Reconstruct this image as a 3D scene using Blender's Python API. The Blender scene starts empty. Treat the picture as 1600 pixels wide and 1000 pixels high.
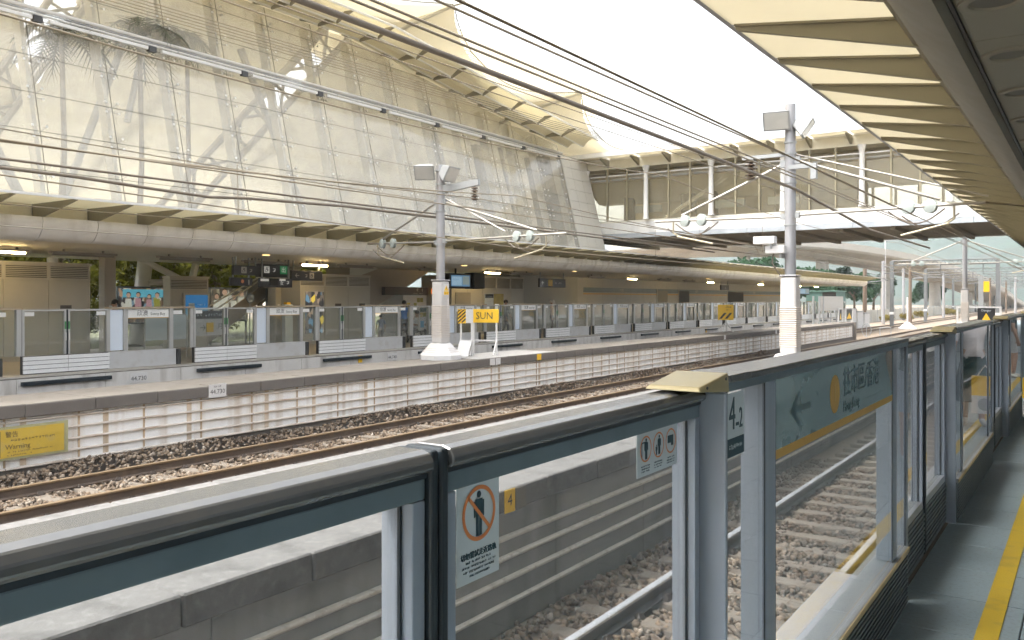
import bpy, bmesh, math, random
import numpy as np
from mathutils import Vector, Matrix
R = math.radians
random.seed(7)
rng = np.random.default_rng(7)
scene = bpy.context.scene
COL = scene.collection

# ---------------------------------------------------------------- camera
cam_d = bpy.data.cameras.new('camera')
cam_d.sensor_width = 36.0
cam_d.lens = 36.0 * 1320 / 1600
cam_d.shift_y = -33.0 / 1600
cam_d.clip_start = 0.05
cam_d.clip_end = 6000
cam = bpy.data.objects.new('camera', cam_d)
COL.objects.link(cam)
cam.location = (0, 0, 1.7)
cam.rotation_euler = (R(90), 0, math.atan(906 / 1320))
scene.camera = cam

# ---------------------------------------------------------------- sky and sun
SUN_DIR = Vector((-0.36, -0.30, 0.88)).normalized()      # towards the sun
world = bpy.data.worlds.new('World')
scene.world = world
world.use_nodes = True
wn = world.node_tree
wn.nodes.clear()
w_out = wn.nodes.new('ShaderNodeOutputWorld')
w_bg = wn.nodes.new('ShaderNodeBackground')
w_sky = wn.nodes.new('ShaderNodeTexSky')
w_sky.sky_type = 'NISHITA'
w_sky.sun_disc = False
w_sky.sun_elevation = math.asin(SUN_DIR.z)
w_sky.sun_rotation = math.atan2(SUN_DIR.x, SUN_DIR.y)
w_sky.air_density = 1.0
w_sky.dust_density = 6.0
w_sky.ozone_density = 1.0
w_hsv = wn.nodes.new('ShaderNodeHueSaturation')            # hazy, almost colourless summer sky
w_hsv.inputs['Saturation'].default_value = 0.22
wn.links.new(w_sky.outputs[0], w_hsv.inputs['Color'])
wn.links.new(w_hsv.outputs[0], w_bg.inputs['Color'])
w_bg.inputs['Strength'].default_value = 0.15
wn.links.new(w_bg.outputs[0], w_out.inputs['Surface'])

sun_d = bpy.data.lights.new('sun', 'SUN')
sun_d.energy = 0.8
sun_d.angle = R(5)
sun_d.color = (1.0, 0.94, 0.84)
sun = bpy.data.objects.new('sun', sun_d)
COL.objects.link(sun)
sun.rotation_euler = (-SUN_DIR).to_track_quat('-Z', 'Y').to_euler()

scene.view_settings.view_transform = 'Standard'
scene.view_settings.look = 'None'
scene.view_settings.exposure = 2.15
scene.view_settings.gamma = 1.0
scene.view_settings.use_curve_mapping = False
scene.cycles.use_denoising = True
scene.cycles.adaptive_threshold = 0.06
scene.cycles.use_light_tree = False
scene.cycles.max_bounces = 6
scene.cycles.diffuse_bounces = 3
scene.cycles.glossy_bounces = 3
scene.cycles.transmission_bounces = 2
scene.cycles.transparent_max_bounces = 16
scene.cycles.caustics_reflective = False
scene.cycles.caustics_refractive = False
scene.cycles.sample_clamp_indirect = 6.0

# ---------------------------------------------------------------- materials
MATS = {}
def M(name, col, rough=0.6, metal=0.0, var=0.12, scale=2.5, bump=0.0, bscale=60.0, spec=0.5, streak=None, speck=None, emit=None):
    """principled surface with noise driven colour; streak=(colour, amount, (sx,sy,sz)), speck=(colour, amount, scale)"""
    if name in MATS:
        return MATS[name]
    m = bpy.data.materials.new(name)
    m.use_nodes = True
    nt = m.node_tree
    N, L = nt.nodes, nt.links
    b = N['Principled BSDF']
    b.inputs['Roughness'].default_value = rough
    b.inputs['Metallic'].default_value = metal
    b.inputs['Specular IOR Level'].default_value = spec
    geo = N.new('ShaderNodeNewGeometry')
    n1 = N.new('ShaderNodeTexNoise')
    n1.inputs['Scale'].default_value = scale
    n1.inputs['Detail'].default_value = 4
    n1.inputs['Roughness'].default_value = 0.65
    L.new(geo.outputs['Position'], n1.inputs['Vector'])
    rv = N.new('ShaderNodeMapRange')                     # uneven sheen: wiped and dusty patches
    rv.inputs['From Min'].default_value = 0.3; rv.inputs['From Max'].default_value = 0.7
    rv.inputs['To Min'].default_value = rough * 0.92; rv.inputs['To Max'].default_value = min(1.0, rough * 1.12)
    L.new(n1.outputs['Fac'], rv.inputs['Value']); L.new(rv.outputs['Result'], b.inputs['Roughness'])
    mx = N.new('ShaderNodeMix'); mx.data_type = 'RGBA'
    mx.inputs['A'].default_value = (*[max(0, c * (1 - var * 1.6)) for c in col], 1)
    mx.inputs['B'].default_value = (*[min(1, c * (1 + var * 1.6)) for c in col], 1)
    L.new(n1.outputs['Fac'], mx.inputs['Factor'])
    out = mx.outputs['Result']
    def layer(colour, amount, vec, lo, hi, prev):
        nn = N.new('ShaderNodeTexNoise')
        nn.inputs['Scale'].default_value = 1.0
        nn.inputs['Detail'].default_value = 4
        mp = N.new('ShaderNodeVectorMath'); mp.operation = 'MULTIPLY'
        mp.inputs[1].default_value = vec
        L.new(geo.outputs['Position'], mp.inputs[0])
        L.new(mp.outputs[0], nn.inputs['Vector'])
        rp = N.new('ShaderNodeMapRange')
        rp.inputs['From Min'].default_value = lo
        rp.inputs['From Max'].default_value = hi
        rp.inputs['To Max'].default_value = amount
        L.new(nn.outputs['Fac'], rp.inputs['Value'])
        k = N.new('ShaderNodeMix'); k.data_type = 'RGBA'
        k.inputs['B'].default_value = (*colour, 1)
        L.new(rp.outputs['Result'], k.inputs['Factor'])
        L.new(prev, k.inputs['A'])
        return k.outputs['Result']
    if streak:
        out = layer(streak[0], streak[1], streak[2], 0.5, 0.72, out)
    if speck:
        out = layer(speck[0], speck[1], (speck[2],) * 3, 0.52, 0.68, out)
    L.new(out, b.inputs['Base Color'])
    if bump:
        n2 = N.new('ShaderNodeTexNoise')
        n2.inputs['Scale'].default_value = bscale
        n2.inputs['Detail'].default_value = 5
        L.new(geo.outputs['Position'], n2.inputs['Vector'])
        bp = N.new('ShaderNodeBump')
        bp.inputs['Strength'].default_value = bump
        bp.inputs['Distance'].default_value = 0.02
        L.new(n2.outputs['Fac'], bp.inputs['Height'])
        L.new(bp.outputs[0], b.inputs['Normal'])
    if emit:
        b.inputs['Emission Color'].default_value = (*emit[0], 1)
        b.inputs['Emission Strength'].default_value = emit[1]
        if emit[1] < 2: m.cycles.emission_sampling = 'NONE'
    MATS[name] = m
    return m

def M_glass(name, tint, film=0.06, film_col=(0.7, 0.72, 0.7), ior=1.5):
    """thin pane: tinted see-through, mirror reflection by Fresnel, a thin diffuse film for dust, frost and veil"""
    m = bpy.data.materials.new(name); m.use_nodes = True
    nt = m.node_tree; N, L = nt.nodes, nt.links
    N.clear()
    o = N.new('ShaderNodeOutputMaterial')
    tr = N.new('ShaderNodeBsdfTransparent'); tr.inputs[0].default_value = (*tint, 1)
    gl = N.new('ShaderNodeBsdfGlossy'); gl.inputs['Roughness'].default_value = 0.015
    df = N.new('ShaderNodeBsdfDiffuse'); df.inputs[0].default_value = (*film_col, 1)
    fr = N.new('ShaderNodeFresnel'); fr.inputs['IOR'].default_value = ior
    geo = N.new('ShaderNodeNewGeometry')
    nz = N.new('ShaderNodeTexNoise'); nz.inputs['Scale'].default_value = 1.7; nz.inputs['Detail'].default_value = 5
    L.new(geo.outputs['Position'], nz.inputs['Vector'])
    io = N.new('ShaderNodeMapRange')                     # the same reflectance whichever face of the thin pane is met
    io.inputs['To Min'].default_value = ior; io.inputs['To Max'].default_value = 1 / ior
    L.new(geo.outputs['Backfacing'], io.inputs['Value']); L.new(io.outputs['Result'], fr.inputs['IOR'])
    mr = N.new('ShaderNodeMapRange')
    mr.inputs['From Min'].default_value = 0.3; mr.inputs['From Max'].default_value = 0.75
    mr.inputs['To Min'].default_value = film * 0.8; mr.inputs['To Max'].default_value = film * 1.2
    L.new(nz.outputs['Fac'], mr.inputs['Value'])
    a = N.new('ShaderNodeMixShader'); c = N.new('ShaderNodeMixShader')
    L.new(mr.outputs['Result'], a.inputs[0]); L.new(tr.outputs[0], a.inputs[1]); L.new(df.outputs[0], a.inputs[2])
    L.new(fr.outputs[0], c.inputs[0]); L.new(a.outputs[0], c.inputs[1]); L.new(gl.outputs[0], c.inputs[2])
    L.new(c.outputs[0], o.inputs['Surface'])
    MATS[name] = m
    return m

def M_trans(name, col, trans=0.5, var=0.08, scale=1.5, through=None):
    """translucent sheet (fabric, polycarbonate)"""
    m = bpy.data.materials.new(name); m.use_nodes = True
    nt = m.node_tree; N, L = nt.nodes, nt.links
    N.clear()
    o = N.new('ShaderNodeOutputMaterial')
    geo = N.new('ShaderNodeNewGeometry')
    nz = N.new('ShaderNodeTexNoise'); nz.inputs['Scale'].default_value = scale; nz.inputs['Detail'].default_value = 5
    L.new(geo.outputs['Position'], nz.inputs['Vector'])
    outs = []
    for cc in (col, through or col):
        mx = N.new('ShaderNodeMix'); mx.data_type = 'RGBA'
        mx.inputs['A'].default_value = (*[c * (1 - var) for c in cc], 1)
        mx.inputs['B'].default_value = (*[min(1, c * (1 + var)) for c in cc], 1)
        L.new(nz.outputs['Fac'], mx.inputs['Factor'])
        outs.append(mx.outputs['Result'])
    d = N.new('ShaderNodeBsdfDiffuse'); t = N.new('ShaderNodeBsdfTranslucent')
    L.new(outs[0], d.inputs[0]); L.new(outs[1], t.inputs[0])
    s = N.new('ShaderNodeMixShader'); s.inputs[0].default_value = trans
    L.new(d.outputs[0], s.inputs[1]); L.new(t.outputs[0], s.inputs[2])
    L.new(s.outputs[0], o.inputs['Surface'])
    MATS[name] = m
    return m

def stone_material():
    """ballast: every stone carries its own random number, which picks its colour"""
    m = bpy.data.materials.new('ballast stone'); m.use_nodes = True
    N, L = m.node_tree.nodes, m.node_tree.links
    b = N['Principled BSDF']; b.inputs['Roughness'].default_value = 0.9
    at = N.new('ShaderNodeAttribute'); at.attribute_name = 'stone'
    rp = N.new('ShaderNodeValToRGB')
    el = rp.color_ramp.elements
    cols = [(0, (0.085, 0.066, 0.05)), (0.25, (0.13, 0.098, 0.07)), (0.5, (0.165, 0.125, 0.088)), (0.72, (0.205, 0.15, 0.10)), (0.9, (0.24, 0.20, 0.155)), (1, (0.34, 0.30, 0.25))]
    while len(el) < len(cols): el.new(0.5)
    for e, (p, c) in zip(el, cols): e.position = p; e.color = (*c, 1)
    geo = N.new('ShaderNodeNewGeometry'); nz = N.new('ShaderNodeTexNoise'); nz.inputs['Scale'].default_value = 45; nz.inputs['Detail'].default_value = 4
    L.new(geo.outputs['Position'], nz.inputs['Vector'])
    mx = N.new('ShaderNodeMix'); mx.data_type = 'RGBA'; mx.blend_type = 'OVERLAY'; mx.inputs['Factor'].default_value = 0.5
    L.new(at.outputs['Fac'], rp.inputs[0]); L.new(rp.outputs[0], mx.inputs['A']); L.new(nz.outputs['Fac'], mx.inputs['B'])
    oil = N.new('ShaderNodeTexNoise'); oil.inputs['Scale'].default_value = 0.55; oil.inputs['Detail'].default_value = 3     # patches of brake dust and oil
    L.new(geo.outputs['Position'], oil.inputs['Vector'])
    om = N.new('ShaderNodeMapRange'); om.inputs['From Min'].default_value = 0.46; om.inputs['From Max'].default_value = 0.60; om.inputs['To Max'].default_value = 0.8
    L.new(oil.outputs['Fac'], om.inputs['Value'])
    ox = N.new('ShaderNodeMix'); ox.data_type = 'RGBA'; ox.blend_type = 'MULTIPLY'; ox.inputs['B'].default_value = (0.50, 0.43, 0.38, 1)
    L.new(om.outputs['Result'], ox.inputs['Factor']); L.new(mx.outputs['Result'], ox.inputs['A']); L.new(ox.outputs['Result'], b.inputs['Base Color'])
    return m
# ---------------------------------------------------------------- mesh builder
class MB:
    def __init__(self):
        self.v = []; self.f = []; self.m = []
    def add(self, verts, faces, m=0):
        b = len(self.v)
        self.v.extend([tuple(p) for p in verts])
        for fc in faces:
            self.f.append(tuple(b + i for i in fc)); self.m.append(m)
        return self
    def box(self, x0, x1, y0, y1, z0, z1, m=0):
        if x0 > x1: x0, x1 = x1, x0
        if y0 > y1: y0, y1 = y1, y0
        if z0 > z1: z0, z1 = z1, z0
        return self.hexa([(x0, y0, z0), (x1, y0, z0), (x1, y1, z0), (x0, y1, z0), (x0, y0, z1), (x1, y0, z1), (x1, y1, z1), (x0, y1, z1)], m)
    def hexa(self, p, m=0):
        return self.add(p, [(3, 2, 1, 0), (4, 5, 6, 7), (0, 1, 5, 4), (1, 2, 6, 5), (2, 3, 7, 6), (3, 0, 4, 7)], m)
    def quad(self, a, b, c, d, m=0):
        return self.add([a, b, c, d], [(0, 1, 2, 3)], m)
    def prism(self, poly, d, m=0):
        """polygon (list of 3D points) swept by the vector d"""
        n = len(poly)
        d = Vector(d)
        q = [Vector(p) for p in poly]
        nrm = Vector((0, 0, 0))
        for i in range(n):
            nrm += q[i].cross(q[(i + 1) % n])
        if nrm.dot(d) > 0:
            q.reverse()
        v = q + [p + d for p in q]
        fs = [tuple(range(n)), tuple(range(2 * n - 1, n - 1, -1))]
        for i in range(n):
            j = (i + 1) % n
            fs.append((j, i, i + n, j + n))
        return self.add(v, fs, m)
    def tube(self, pts, r, n=8, m=0, cap=True):
        pts = [Vector(p) for p in pts]
        rs = r if isinstance(r, (list, tuple)) else [r] * len(pts)
        rings = []
        up = None
        for i, p in enumerate(pts):
            t = (pts[min(i + 1, len(pts) - 1)] - pts[max(i - 1, 0)]).normalized()
            if up is None:
                up = Vector((0, 0, 1)) if abs(t.z) < 0.9 else Vector((0, 1, 0))
            a = t.cross(up).normalized()
            up = a.cross(t).normalized()
            rings.append([p + (a * math.cos(k * 2 * math.pi / n) + up * math.sin(k * 2 * math.pi / n)) * rs[i] for k in range(n)])
        v = [q for ring in rings for q in ring]
        fs = []
        for i in range(len(pts) - 1):
            for k in range(n):
                k2 = (k + 1) % n
                fs.append((i * n + k2, i * n + k, (i + 1) * n + k, (i + 1) * n + k2))
        if cap:
            fs.append(tuple(range(n)))
            fs.append(tuple(range(len(v) - 1, len(v) - n - 1, -1)))
        return self.add(v, fs, m)
    def lathe(self, prof, c, n=16, m=0, axis='z', rot=0.0, cap=True):
        v = []
        for r, h in prof:
            for k in range(n):
                a = 2 * math.pi * k / n + rot
                if axis == 'z': v.append((c[0] + r * math.cos(a), c[1] + r * math.sin(a), c[2] + h))
                elif axis == 'x': v.append((c[0] + h, c[1] + r * math.cos(a), c[2] + r * math.sin(a)))
                else: v.append((c[0] + r * math.sin(a), c[1] + h, c[2] + r * math.cos(a)))
        fs = []
        for i in range(len(prof) - 1):
            for k in range(n):
                k2 = (k + 1) % n
                fs.append((i * n + k, i * n + k2, (i + 1) * n + k2, (i + 1) * n + k))
        if cap:
            fs.append(tuple(range(n - 1, -1, -1)))
            fs.append(tuple(range(len(v) - n, len(v))))
        return self.add(v, fs, m)
    def ball(self, c, r, n=10, k=6, m=0):
        rx, ry, rz = r if isinstance(r, (list, tuple)) else (r, r, r)
        v = []
        for i in range(1, k):
            p = math.pi * i / k
            for j in range(n):
                a = 2 * math.pi * j / n
                v.append((c[0] + rx * math.sin(p) * math.cos(a), c[1] + ry * math.sin(p) * math.sin(a), c[2] + rz * math.cos(p)))
        t = len(v); v += [(c[0], c[1], c[2] + rz), (c[0], c[1], c[2] - rz)]
        fs = []
        for j in range(n):
            j2 = (j + 1) % n
            fs.append((t, j, j2)); fs.append((t + 1, (k - 2) * n + j2, (k - 2) * n + j))
            for i in range(k - 2):
                fs.append((i * n + j, (i + 1) * n + j, (i + 1) * n + j2, i * n + j2))
        return self.add(v, fs, m)
    def mesh(self, name, mats, off=(0, 0, 0), bevel=0.0, smooth=False, seg=2):
        me = bpy.data.meshes.new(name)
        ox, oy, oz = off
        me.from_pydata([(x - ox, y - oy, z - oz) for x, y, z in self.v], [], self.f)
        if not isinstance(mats, (list, tuple)): mats = [mats]
        for mt in mats: me.materials.append(mt)
        if any(self.m): me.polygons.foreach_set('material_index', self.m)
        if bevel:
            bm = bmesh.new(); bm.from_mesh(me)
            bmesh.ops.remove_doubles(bm, verts=bm.verts, dist=1e-6)
            es = [e for e in bm.edges if len(e.link_faces) == 2 and e.calc_face_angle(0) > 0.5]
            bmesh.ops.bevel(bm, geom=es, offset=bevel, offset_type='OFFSET', segments=seg, profile=0.5, affect='EDGES', clamp_overlap=True)
            bm.to_mesh(me); bm.free()
        if smooth:
            me.polygons.foreach_set('use_smooth', [True] * len(me.polygons))
            if smooth == 'auto':
                me.set_sharp_from_angle(angle=R(35))
        me.update()
        return me
    def build(self, name, mats, parent=None, **kw):
        off = WL.get(parent.name, (0, 0, 0)) if parent else (0, 0, 0)
        return link(name, self.mesh(name, mats, off, **kw), parent)

WL = {}
def link(name, me, parent=None):
    o = bpy.data.objects.new(name, me)
    COL.objects.link(o)
    if parent is not None:
        o.parent = parent
        WL[o.name] = WL.get(parent.name, (0, 0, 0))
    return o
def tag(o, label=None, cat=None, group=None, kind=None):
    if label: o['label'] = label
    if cat: o['category'] = cat
    if group: o['group'] = group
    if kind: o['kind'] = kind
    return o
def thing(name, label, cat, loc, group=None, kind=None):
    o = bpy.data.objects.new(name, None)
    COL.objects.link(o)
    o.location = loc
    o.empty_display_size = 0.2
    WL[o.name] = tuple(loc)
    return tag(o, label, cat, group, kind)
def put(name, me, parent, loc):
    """one more object on a shared mesh, loc in world coordinates"""
    o = bpy.data.objects.new(name, me)
    COL.objects.link(o)
    w = WL.get(parent.name, (0, 0, 0)) if parent else (0, 0, 0)
    if parent is not None: o.parent = parent
    o.location = (loc[0] - w[0], loc[1] - w[1], loc[2] - w[2])
    WL[o.name] = tuple(loc)
    return o
def copy_tree(root, loc, label=None):
    r = root.copy(); COL.objects.link(r)
    r.location = loc
    WL[r.name] = tuple(loc)
    if label: r['label'] = label
    for ch in root.children:
        c = ch.copy(); COL.objects.link(c); c.parent = r
        for g in ch.children:
            d = g.copy(); COL.objects.link(d); d.parent = c
    return r
ORD = ['first', 'second', 'third', 'fourth', 'fifth', 'sixth', 'seventh', 'eighth', 'ninth', 'tenth', 'eleventh', 'twelfth', 'thirteenth',
       'fourteenth', 'fifteenth', 'sixteenth', 'seventeenth', 'eighteenth', 'nineteenth', 'twentieth', 'twenty-first', 'twenty-second',
       'twenty-third', 'twenty-fourth', 'twenty-fifth']

def text_mesh(body, size, origin, right, up, name='lettering', align='CENTER', extrude=0.0008, squash=1.0):
    """flat lettering as a mesh in world coordinates"""
    cu = bpy.data.curves.new('text', 'FONT')
    cu.body = body; cu.size = size; cu.align_x = align; cu.align_y = 'CENTER'; cu.extrude = extrude
    cu.resolution_u = 2
    ob = bpy.data.objects.new('text', cu)
    COL.objects.link(ob)
    dg = bpy.context.evaluated_depsgraph_get()
    me = bpy.data.meshes.new_from_object(ob.evaluated_get(dg))
    COL.objects.unlink(ob); bpy.data.objects.remove(ob); bpy.data.curves.remove(cu)
    rt = Vector(right).normalized(); u = Vector(up).normalized(); nn = rt.cross(u)
    mtx = Matrix(((rt.x, u.x, nn.x, origin[0]), (rt.y, u.y, nn.y, origin[1]), (rt.z, u.z, nn.z, origin[2]), (0, 0, 0, 1)))
    me.transform(mtx @ Matrix.Diagonal((squash, 1, 1, 1)))
    me.name = name
    return me
def text(body, size, origin, right, up, mat, parent, name='lettering', **kw):
    me = text_mesh(body, size, origin, right, up, name, **kw)
    w = WL.get(parent.name, (0, 0, 0))
    me.transform(Matrix.Translation((-w[0], -w[1], -w[2])))
    me.materials.clear(); me.materials.append(mat)
    return link(name, me, parent)
# viewer on the near platform reads from low y to high y; a train driver coming up the line reads from low x to high x
SIDE = dict(right=(0, 1, 0), up=(0, 0, 1))
HEAD = dict(right=(1, 0, 0), up=(0, 0, 1))

def scribble(o, axis, width, height, n, mat, parent, name='small_print'):
    """a line of print too small to read: a row of little upright and level strokes"""
    b = MB(); w = width / n
    for i in range(n):
        x = i * w
        if random.random() < 0.12: continue
        for _ in range(3):
            if random.random() < 0.5: r = (x + w * random.uniform(.05, .75), w * .14, random.uniform(-.5, -.2) * height, random.uniform(.2, .5) * height)
            else: r = (x + w * .1, w * random.uniform(.5, .75), random.uniform(-.45, .3) * height, None)
            z0 = r[2]; z1 = r[3] if r[3] is not None else z0 + height * .16
            if axis == 'y': b.box(o[0], o[0] + .0006, o[1] + r[0], o[1] + r[0] + r[1], o[2] + z0, o[2] + z1)
            else: b.box(o[0] + r[0], o[0] + r[0] + r[1], o[1] - .0006, o[1], o[2] + z0, o[2] + z1)
    return b.build(name, mat, parent)

# ---------------------------------------------------------------- palette
steel_blue = M('painted frame steel', (0.275, 0.315, 0.37), 0.38, 0.25, 0.06, 6, spec=0.5, bump=0.03, bscale=220, streak=((0.34, 0.36, 0.39), 0.5, (14, 14, 1.2)), speck=((0.25, 0.3, 0.33), 0.25, 9))
header_met = M('dark satin header', (0.095, 0.098, 0.10), 0.24, 0.15, 0.1, 8, spec=0.9, speck=((0.12, 0.118, 0.11), 0.5, 22), streak=((0.11, 0.105, 0.095), 0.4, (30, 2.0, 30)))
shaded_rail = M('shaded teal rail', (0.125, 0.17, 0.195), 0.40, 0.1, 0.06, 6, speck=((0.07, 0.11, 0.13), 0.35, 9))  # darker copy of the frame colour, shade painted into the top rails
rubber = M('black rubber', (0.012, 0.02, 0.026), 0.45, 0, 0.2, 20)
gold_cap = M('aged brass coloured plastic', (0.33, 0.275, 0.145), 0.42, 0.2, 0.14, 9, speck=((0.30, 0.25, 0.13), 0.6, 14))
plinth_met = M('dark ribbed plinth', (0.13, 0.16, 0.17), 0.42, 0.5, 0.1, 6)
sill_met = M('worn aluminium sill', (0.42, 0.44, 0.45), 0.35, 0.7, 0.1, 10)
glass_near = M_glass('platform door glass', (0.90, 0.91, 0.915), 0.014, ior=1.62)
glass_far = M_glass('far door glass', (0.84, 0.86, 0.84), 0.05)
glass_wall = M_glass('facade glass', (0.96, 0.955, 0.93), 0.24, (0.88, 0.845, 0.755))  # heavier cream film paints a pale veil over the hall
sign_white = M('sign white', (0.52, 0.58, 0.605), 0.45, 0, 0.04)
ink_dark = M('ink dark teal', (0.015, 0.05, 0.065), 0.5, 0, 0.1)
ink_black = M('ink black', (0.02, 0.02, 0.022), 0.5, 0, 0.1)
ink_orange = M('ink orange', (0.65, 0.22, 0.07), 0.5, 0, 0.06)
ink_gold = M('sign ochre', (0.55, 0.32, 0.06), 0.5, 0, 0.06)
ink_white = M('ink white', (0.8, 0.8, 0.78), 0.5, 0, 0.03)
ink_green = M('ink green', (0.05, 0.45, 0.16), 0.5, 0, 0.05)
sign_yellow = M('sign yellow', (0.82, 0.50, 0.02), 0.45, 0, 0.05, 4)
concrete = M('weathered concrete', (0.150, 0.145, 0.138), 0.9, 0, 0.14, 2.2, bump=0.25, bscale=45, speck=((0.085, 0.083, 0.078), 0.7, 4.5), streak=((0.24, 0.235, 0.225), 0.55, (16, 16, 16)))
concrete_lt = M('pale concrete', (0.20, 0.178, 0.15), 0.9, 0, 0.10, 1.4, bump=0.12, bscale=30, speck=((0.16, 0.135, 0.105), 0.6, 3))
kerb_dark = M('dark kerb concrete', (0.15, 0.135, 0.12), 0.9, 0, 0.16, 4, bump=0.2, bscale=50)
wall_white = M('stained white wall panel', (0.86, 0.855, 0.835), 0.65, 0, 0.04, 3, streak=((0.46, 0.35, 0.23), 0.6, (0.6, 3.8, 0.12)), speck=((0.70, 0.64, 0.55), 0.5, 1.3))
rib_stain = M('rust stained rib', (0.66, 0.60, 0.53), 0.65, 0.0, 0.16, 7, streak=((0.30, 0.18, 0.09), 0.85, (4, 1.3, 7)))
wall_grey = M('dirty grey wall panel', (0.33, 0.325, 0.315), 0.8, 0, 0.14, 3, streak=((0.12, 0.12, 0.115), 0.7, (0.6, 1.6, 0.3)))
rib_grey = M('pale grey rib', (0.70, 0.66, 0.59), 0.6, 0.0, 0.10, 6, speck=((0.36, 0.31, 0.25), 0.6, 12))  # sunlight on the rib tops is put into this paler colour
rail_rust = M('rusty rail side', (0.125, 0.092, 0.07), 0.75, 0.2, 0.2, 8, speck=((0.19, 0.13, 0.08), 0.6, 3))
rail_shine = M('polished rail head', (0.62, 0.645, 0.69), 0.25, 0.5, 0.05, 20)  # pale blue base puts some of the sky's reflection into the colour
rail_dark = M('dark rail side', (0.085, 0.08, 0.08), 0.6, 0.4, 0.2, 8, speck=((0.16, 0.11, 0.07), 0.5, 5))
bridge_glass = M_glass('bridge glass', (0.90, 0.88, 0.80), 0.13, (0.72, 0.65, 0.48))
strip_m = M_trans('olive eave strip', (0.70, 0.66, 0.53), 0.5, 0.06, 1.2, (0.84, 0.78, 0.60))
rail_ochre = M('ochre rusted rail head', (0.22, 0.155, 0.09), 0.5, 0.4, 0.12, 6)
sleeper_m = M('sleeper concrete', (0.165, 0.14, 0.112), 0.9, 0, 0.14, 5, bump=0.2, bscale=60, speck=((0.10, 0.078, 0.058), 0.7, 6))
clip_m = M('rail clip iron', (0.07, 0.055, 0.045), 0.7, 0.4, 0.2, 12)
ballast_m = stone_material()
ground_m = M('trackside gravel', (0.22, 0.175, 0.13), 0.95, 0, 0.30, 0.9, bump=0.9, bscale=9, speck=((0.20, 0.16, 0.12), 0.7, 6))
mast_m = M('galvanised mast', (0.33, 0.33, 0.34), 0.5, 0.35, 0.10, 4, streak=((0.40, 0.31, 0.2), 0.5, (3, 3, 0.5)))
white_paint = M('white paint', (0.62, 0.61, 0.60), 0.55, 0, 0.05, 3, speck=((0.6, 0.55, 0.48), 0.4, 5))
tan_paint = M('tan wrap bands', (0.52, 0.46, 0.40), 0.6, 0, 0.08, 6)
grey_metal = M('grey painted metal', (0.34, 0.35, 0.35), 0.5, 0.3, 0.1, 5)
dark_metal = M('dark metal', (0.06, 0.06, 0.06), 0.5, 0.4, 0.15, 6)
wire_m = M('catenary wire', (0.24, 0.20, 0.14), 0.55, 0.5, 0.15, 3)
cable_m = M('black feeder cable', (0.17, 0.14, 0.105), 0.55, 0.0, 0.2, 3)
porcelain = M('glass insulator', (0.36, 0.40, 0.38), 0.08, 0.0, 0.06, 9)
cream_panel = M_trans('translucent cream roof panel', (0.76, 0.73, 0.62), 0.45, 0.06, 1.2, (0.80, 0.75, 0.62))
membrane_m = M_trans('tensioned cream fabric', (0.72, 0.66, 0.52), 0.32, 0.05, 0.5, (0.66, 0.58, 0.40))
membrane_in = M_trans('inner cream fabric', (0.90, 0.87, 0.785), 0.5, 0.03, 0.4, (0.91, 0.875, 0.765))
olive_fin = M('olive grey fin', (0.27, 0.245, 0.17), 0.6, 0.1, 0.06, 4)
olive_dark = M('olive beam', (0.15, 0.138, 0.10), 0.55, 0.1, 0.08, 4)
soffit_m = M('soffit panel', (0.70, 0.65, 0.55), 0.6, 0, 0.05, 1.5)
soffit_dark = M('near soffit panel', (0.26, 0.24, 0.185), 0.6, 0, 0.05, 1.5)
fascia_m = M('silver fascia', (0.78, 0.765, 0.74), 0.42, 0.15, 0.05, 1.5, streak=((0.42, 0.38, 0.32), 0.5, (2, 2.4, 0.4)))
steel_white = M('white structural steel', (0.66, 0.65, 0.62), 0.45, 0.1, 0.05, 2)
steel_grey = M('grey structural steel', (0.62, 0.60, 0.55), 0.5, 0.2, 0.06, 2)
mullion_m = M('mullion aluminium', (0.74, 0.71, 0.62), 0.45, 0.3, 0.06, 2)

# ================================================================ SETTING
def struct(o):
    o['kind'] = 'structure'; return o

# ---- ground, reaching the foot of the hills
g = MB()
xs = [-1500, -400, -120, -60, -30, -15, -5, 5, 30, 100, 400, 1500]
ys = [-300, -40, 0, 20, 50, 100, 200, 400, 800, 1600, 2600]
gv = [(x, y, -1.34) for y in ys for x in xs]
gf = [(j * len(xs) + i, j * len(xs) + i + 1, (j + 1) * len(xs) + i + 1, (j + 1) * len(xs) + i) for j in range(len(ys) - 1) for i in range(len(xs) - 1)]
g.add(gv, gf)
struct(g.build('ground', ground_m))

# ---- near platform: slab, tiles, yellow line
tile_m = M('platform floor tile', (0.29, 0.365, 0.395), 0.36, 0, 0.12, 14, bump=0.03, bscale=200, speck=((0.20, 0.23, 0.23), 0.5, 40))
b = MB(); b.box(-1.22, 7, -6, 78, -1.34, -0.022)
plat = struct(b.build('platform', concrete))
t = MB(); t.box(-0.2965, 0.2965, -0.2965, 0.2965, -0.02, 0.0)
tile_me = t.mesh('floor_tile', tile_m, bevel=0.002, seg=1)
for j in range(52):
    for i in range(5):
        put('floor_tile', tile_me, plat, (-0.60 + i * 0.6, -0.3 + j * 0.6, 0))
b = MB(); b.box(2.1 + 0.004, 7, -6, 78, -0.022, -0.001); b.box(-0.896, 2.1, 31.2, 78, -0.022, -0.001); b.box(-0.896, 2.1, -6, -0.61, -0.022, -0.001)
b.build('floor_screed', tile_m, plat)
b = MB(); b.box(-1.22, -0.902, -6, 78, -0.0215, -0.003); b.build('edge_strip', concrete_lt, plat)
yl = M('yellow safety line', (0.62, 0.42, 0.03), 0.5, 0, 0.08, 5, speck=((0.42, 0.30, 0.06), 0.5, 8))
b = MB(); b.box(-0.487, -0.384, -6, 78, 0.001, 0.005); b.build('safety_line', yl, plat)

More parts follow.
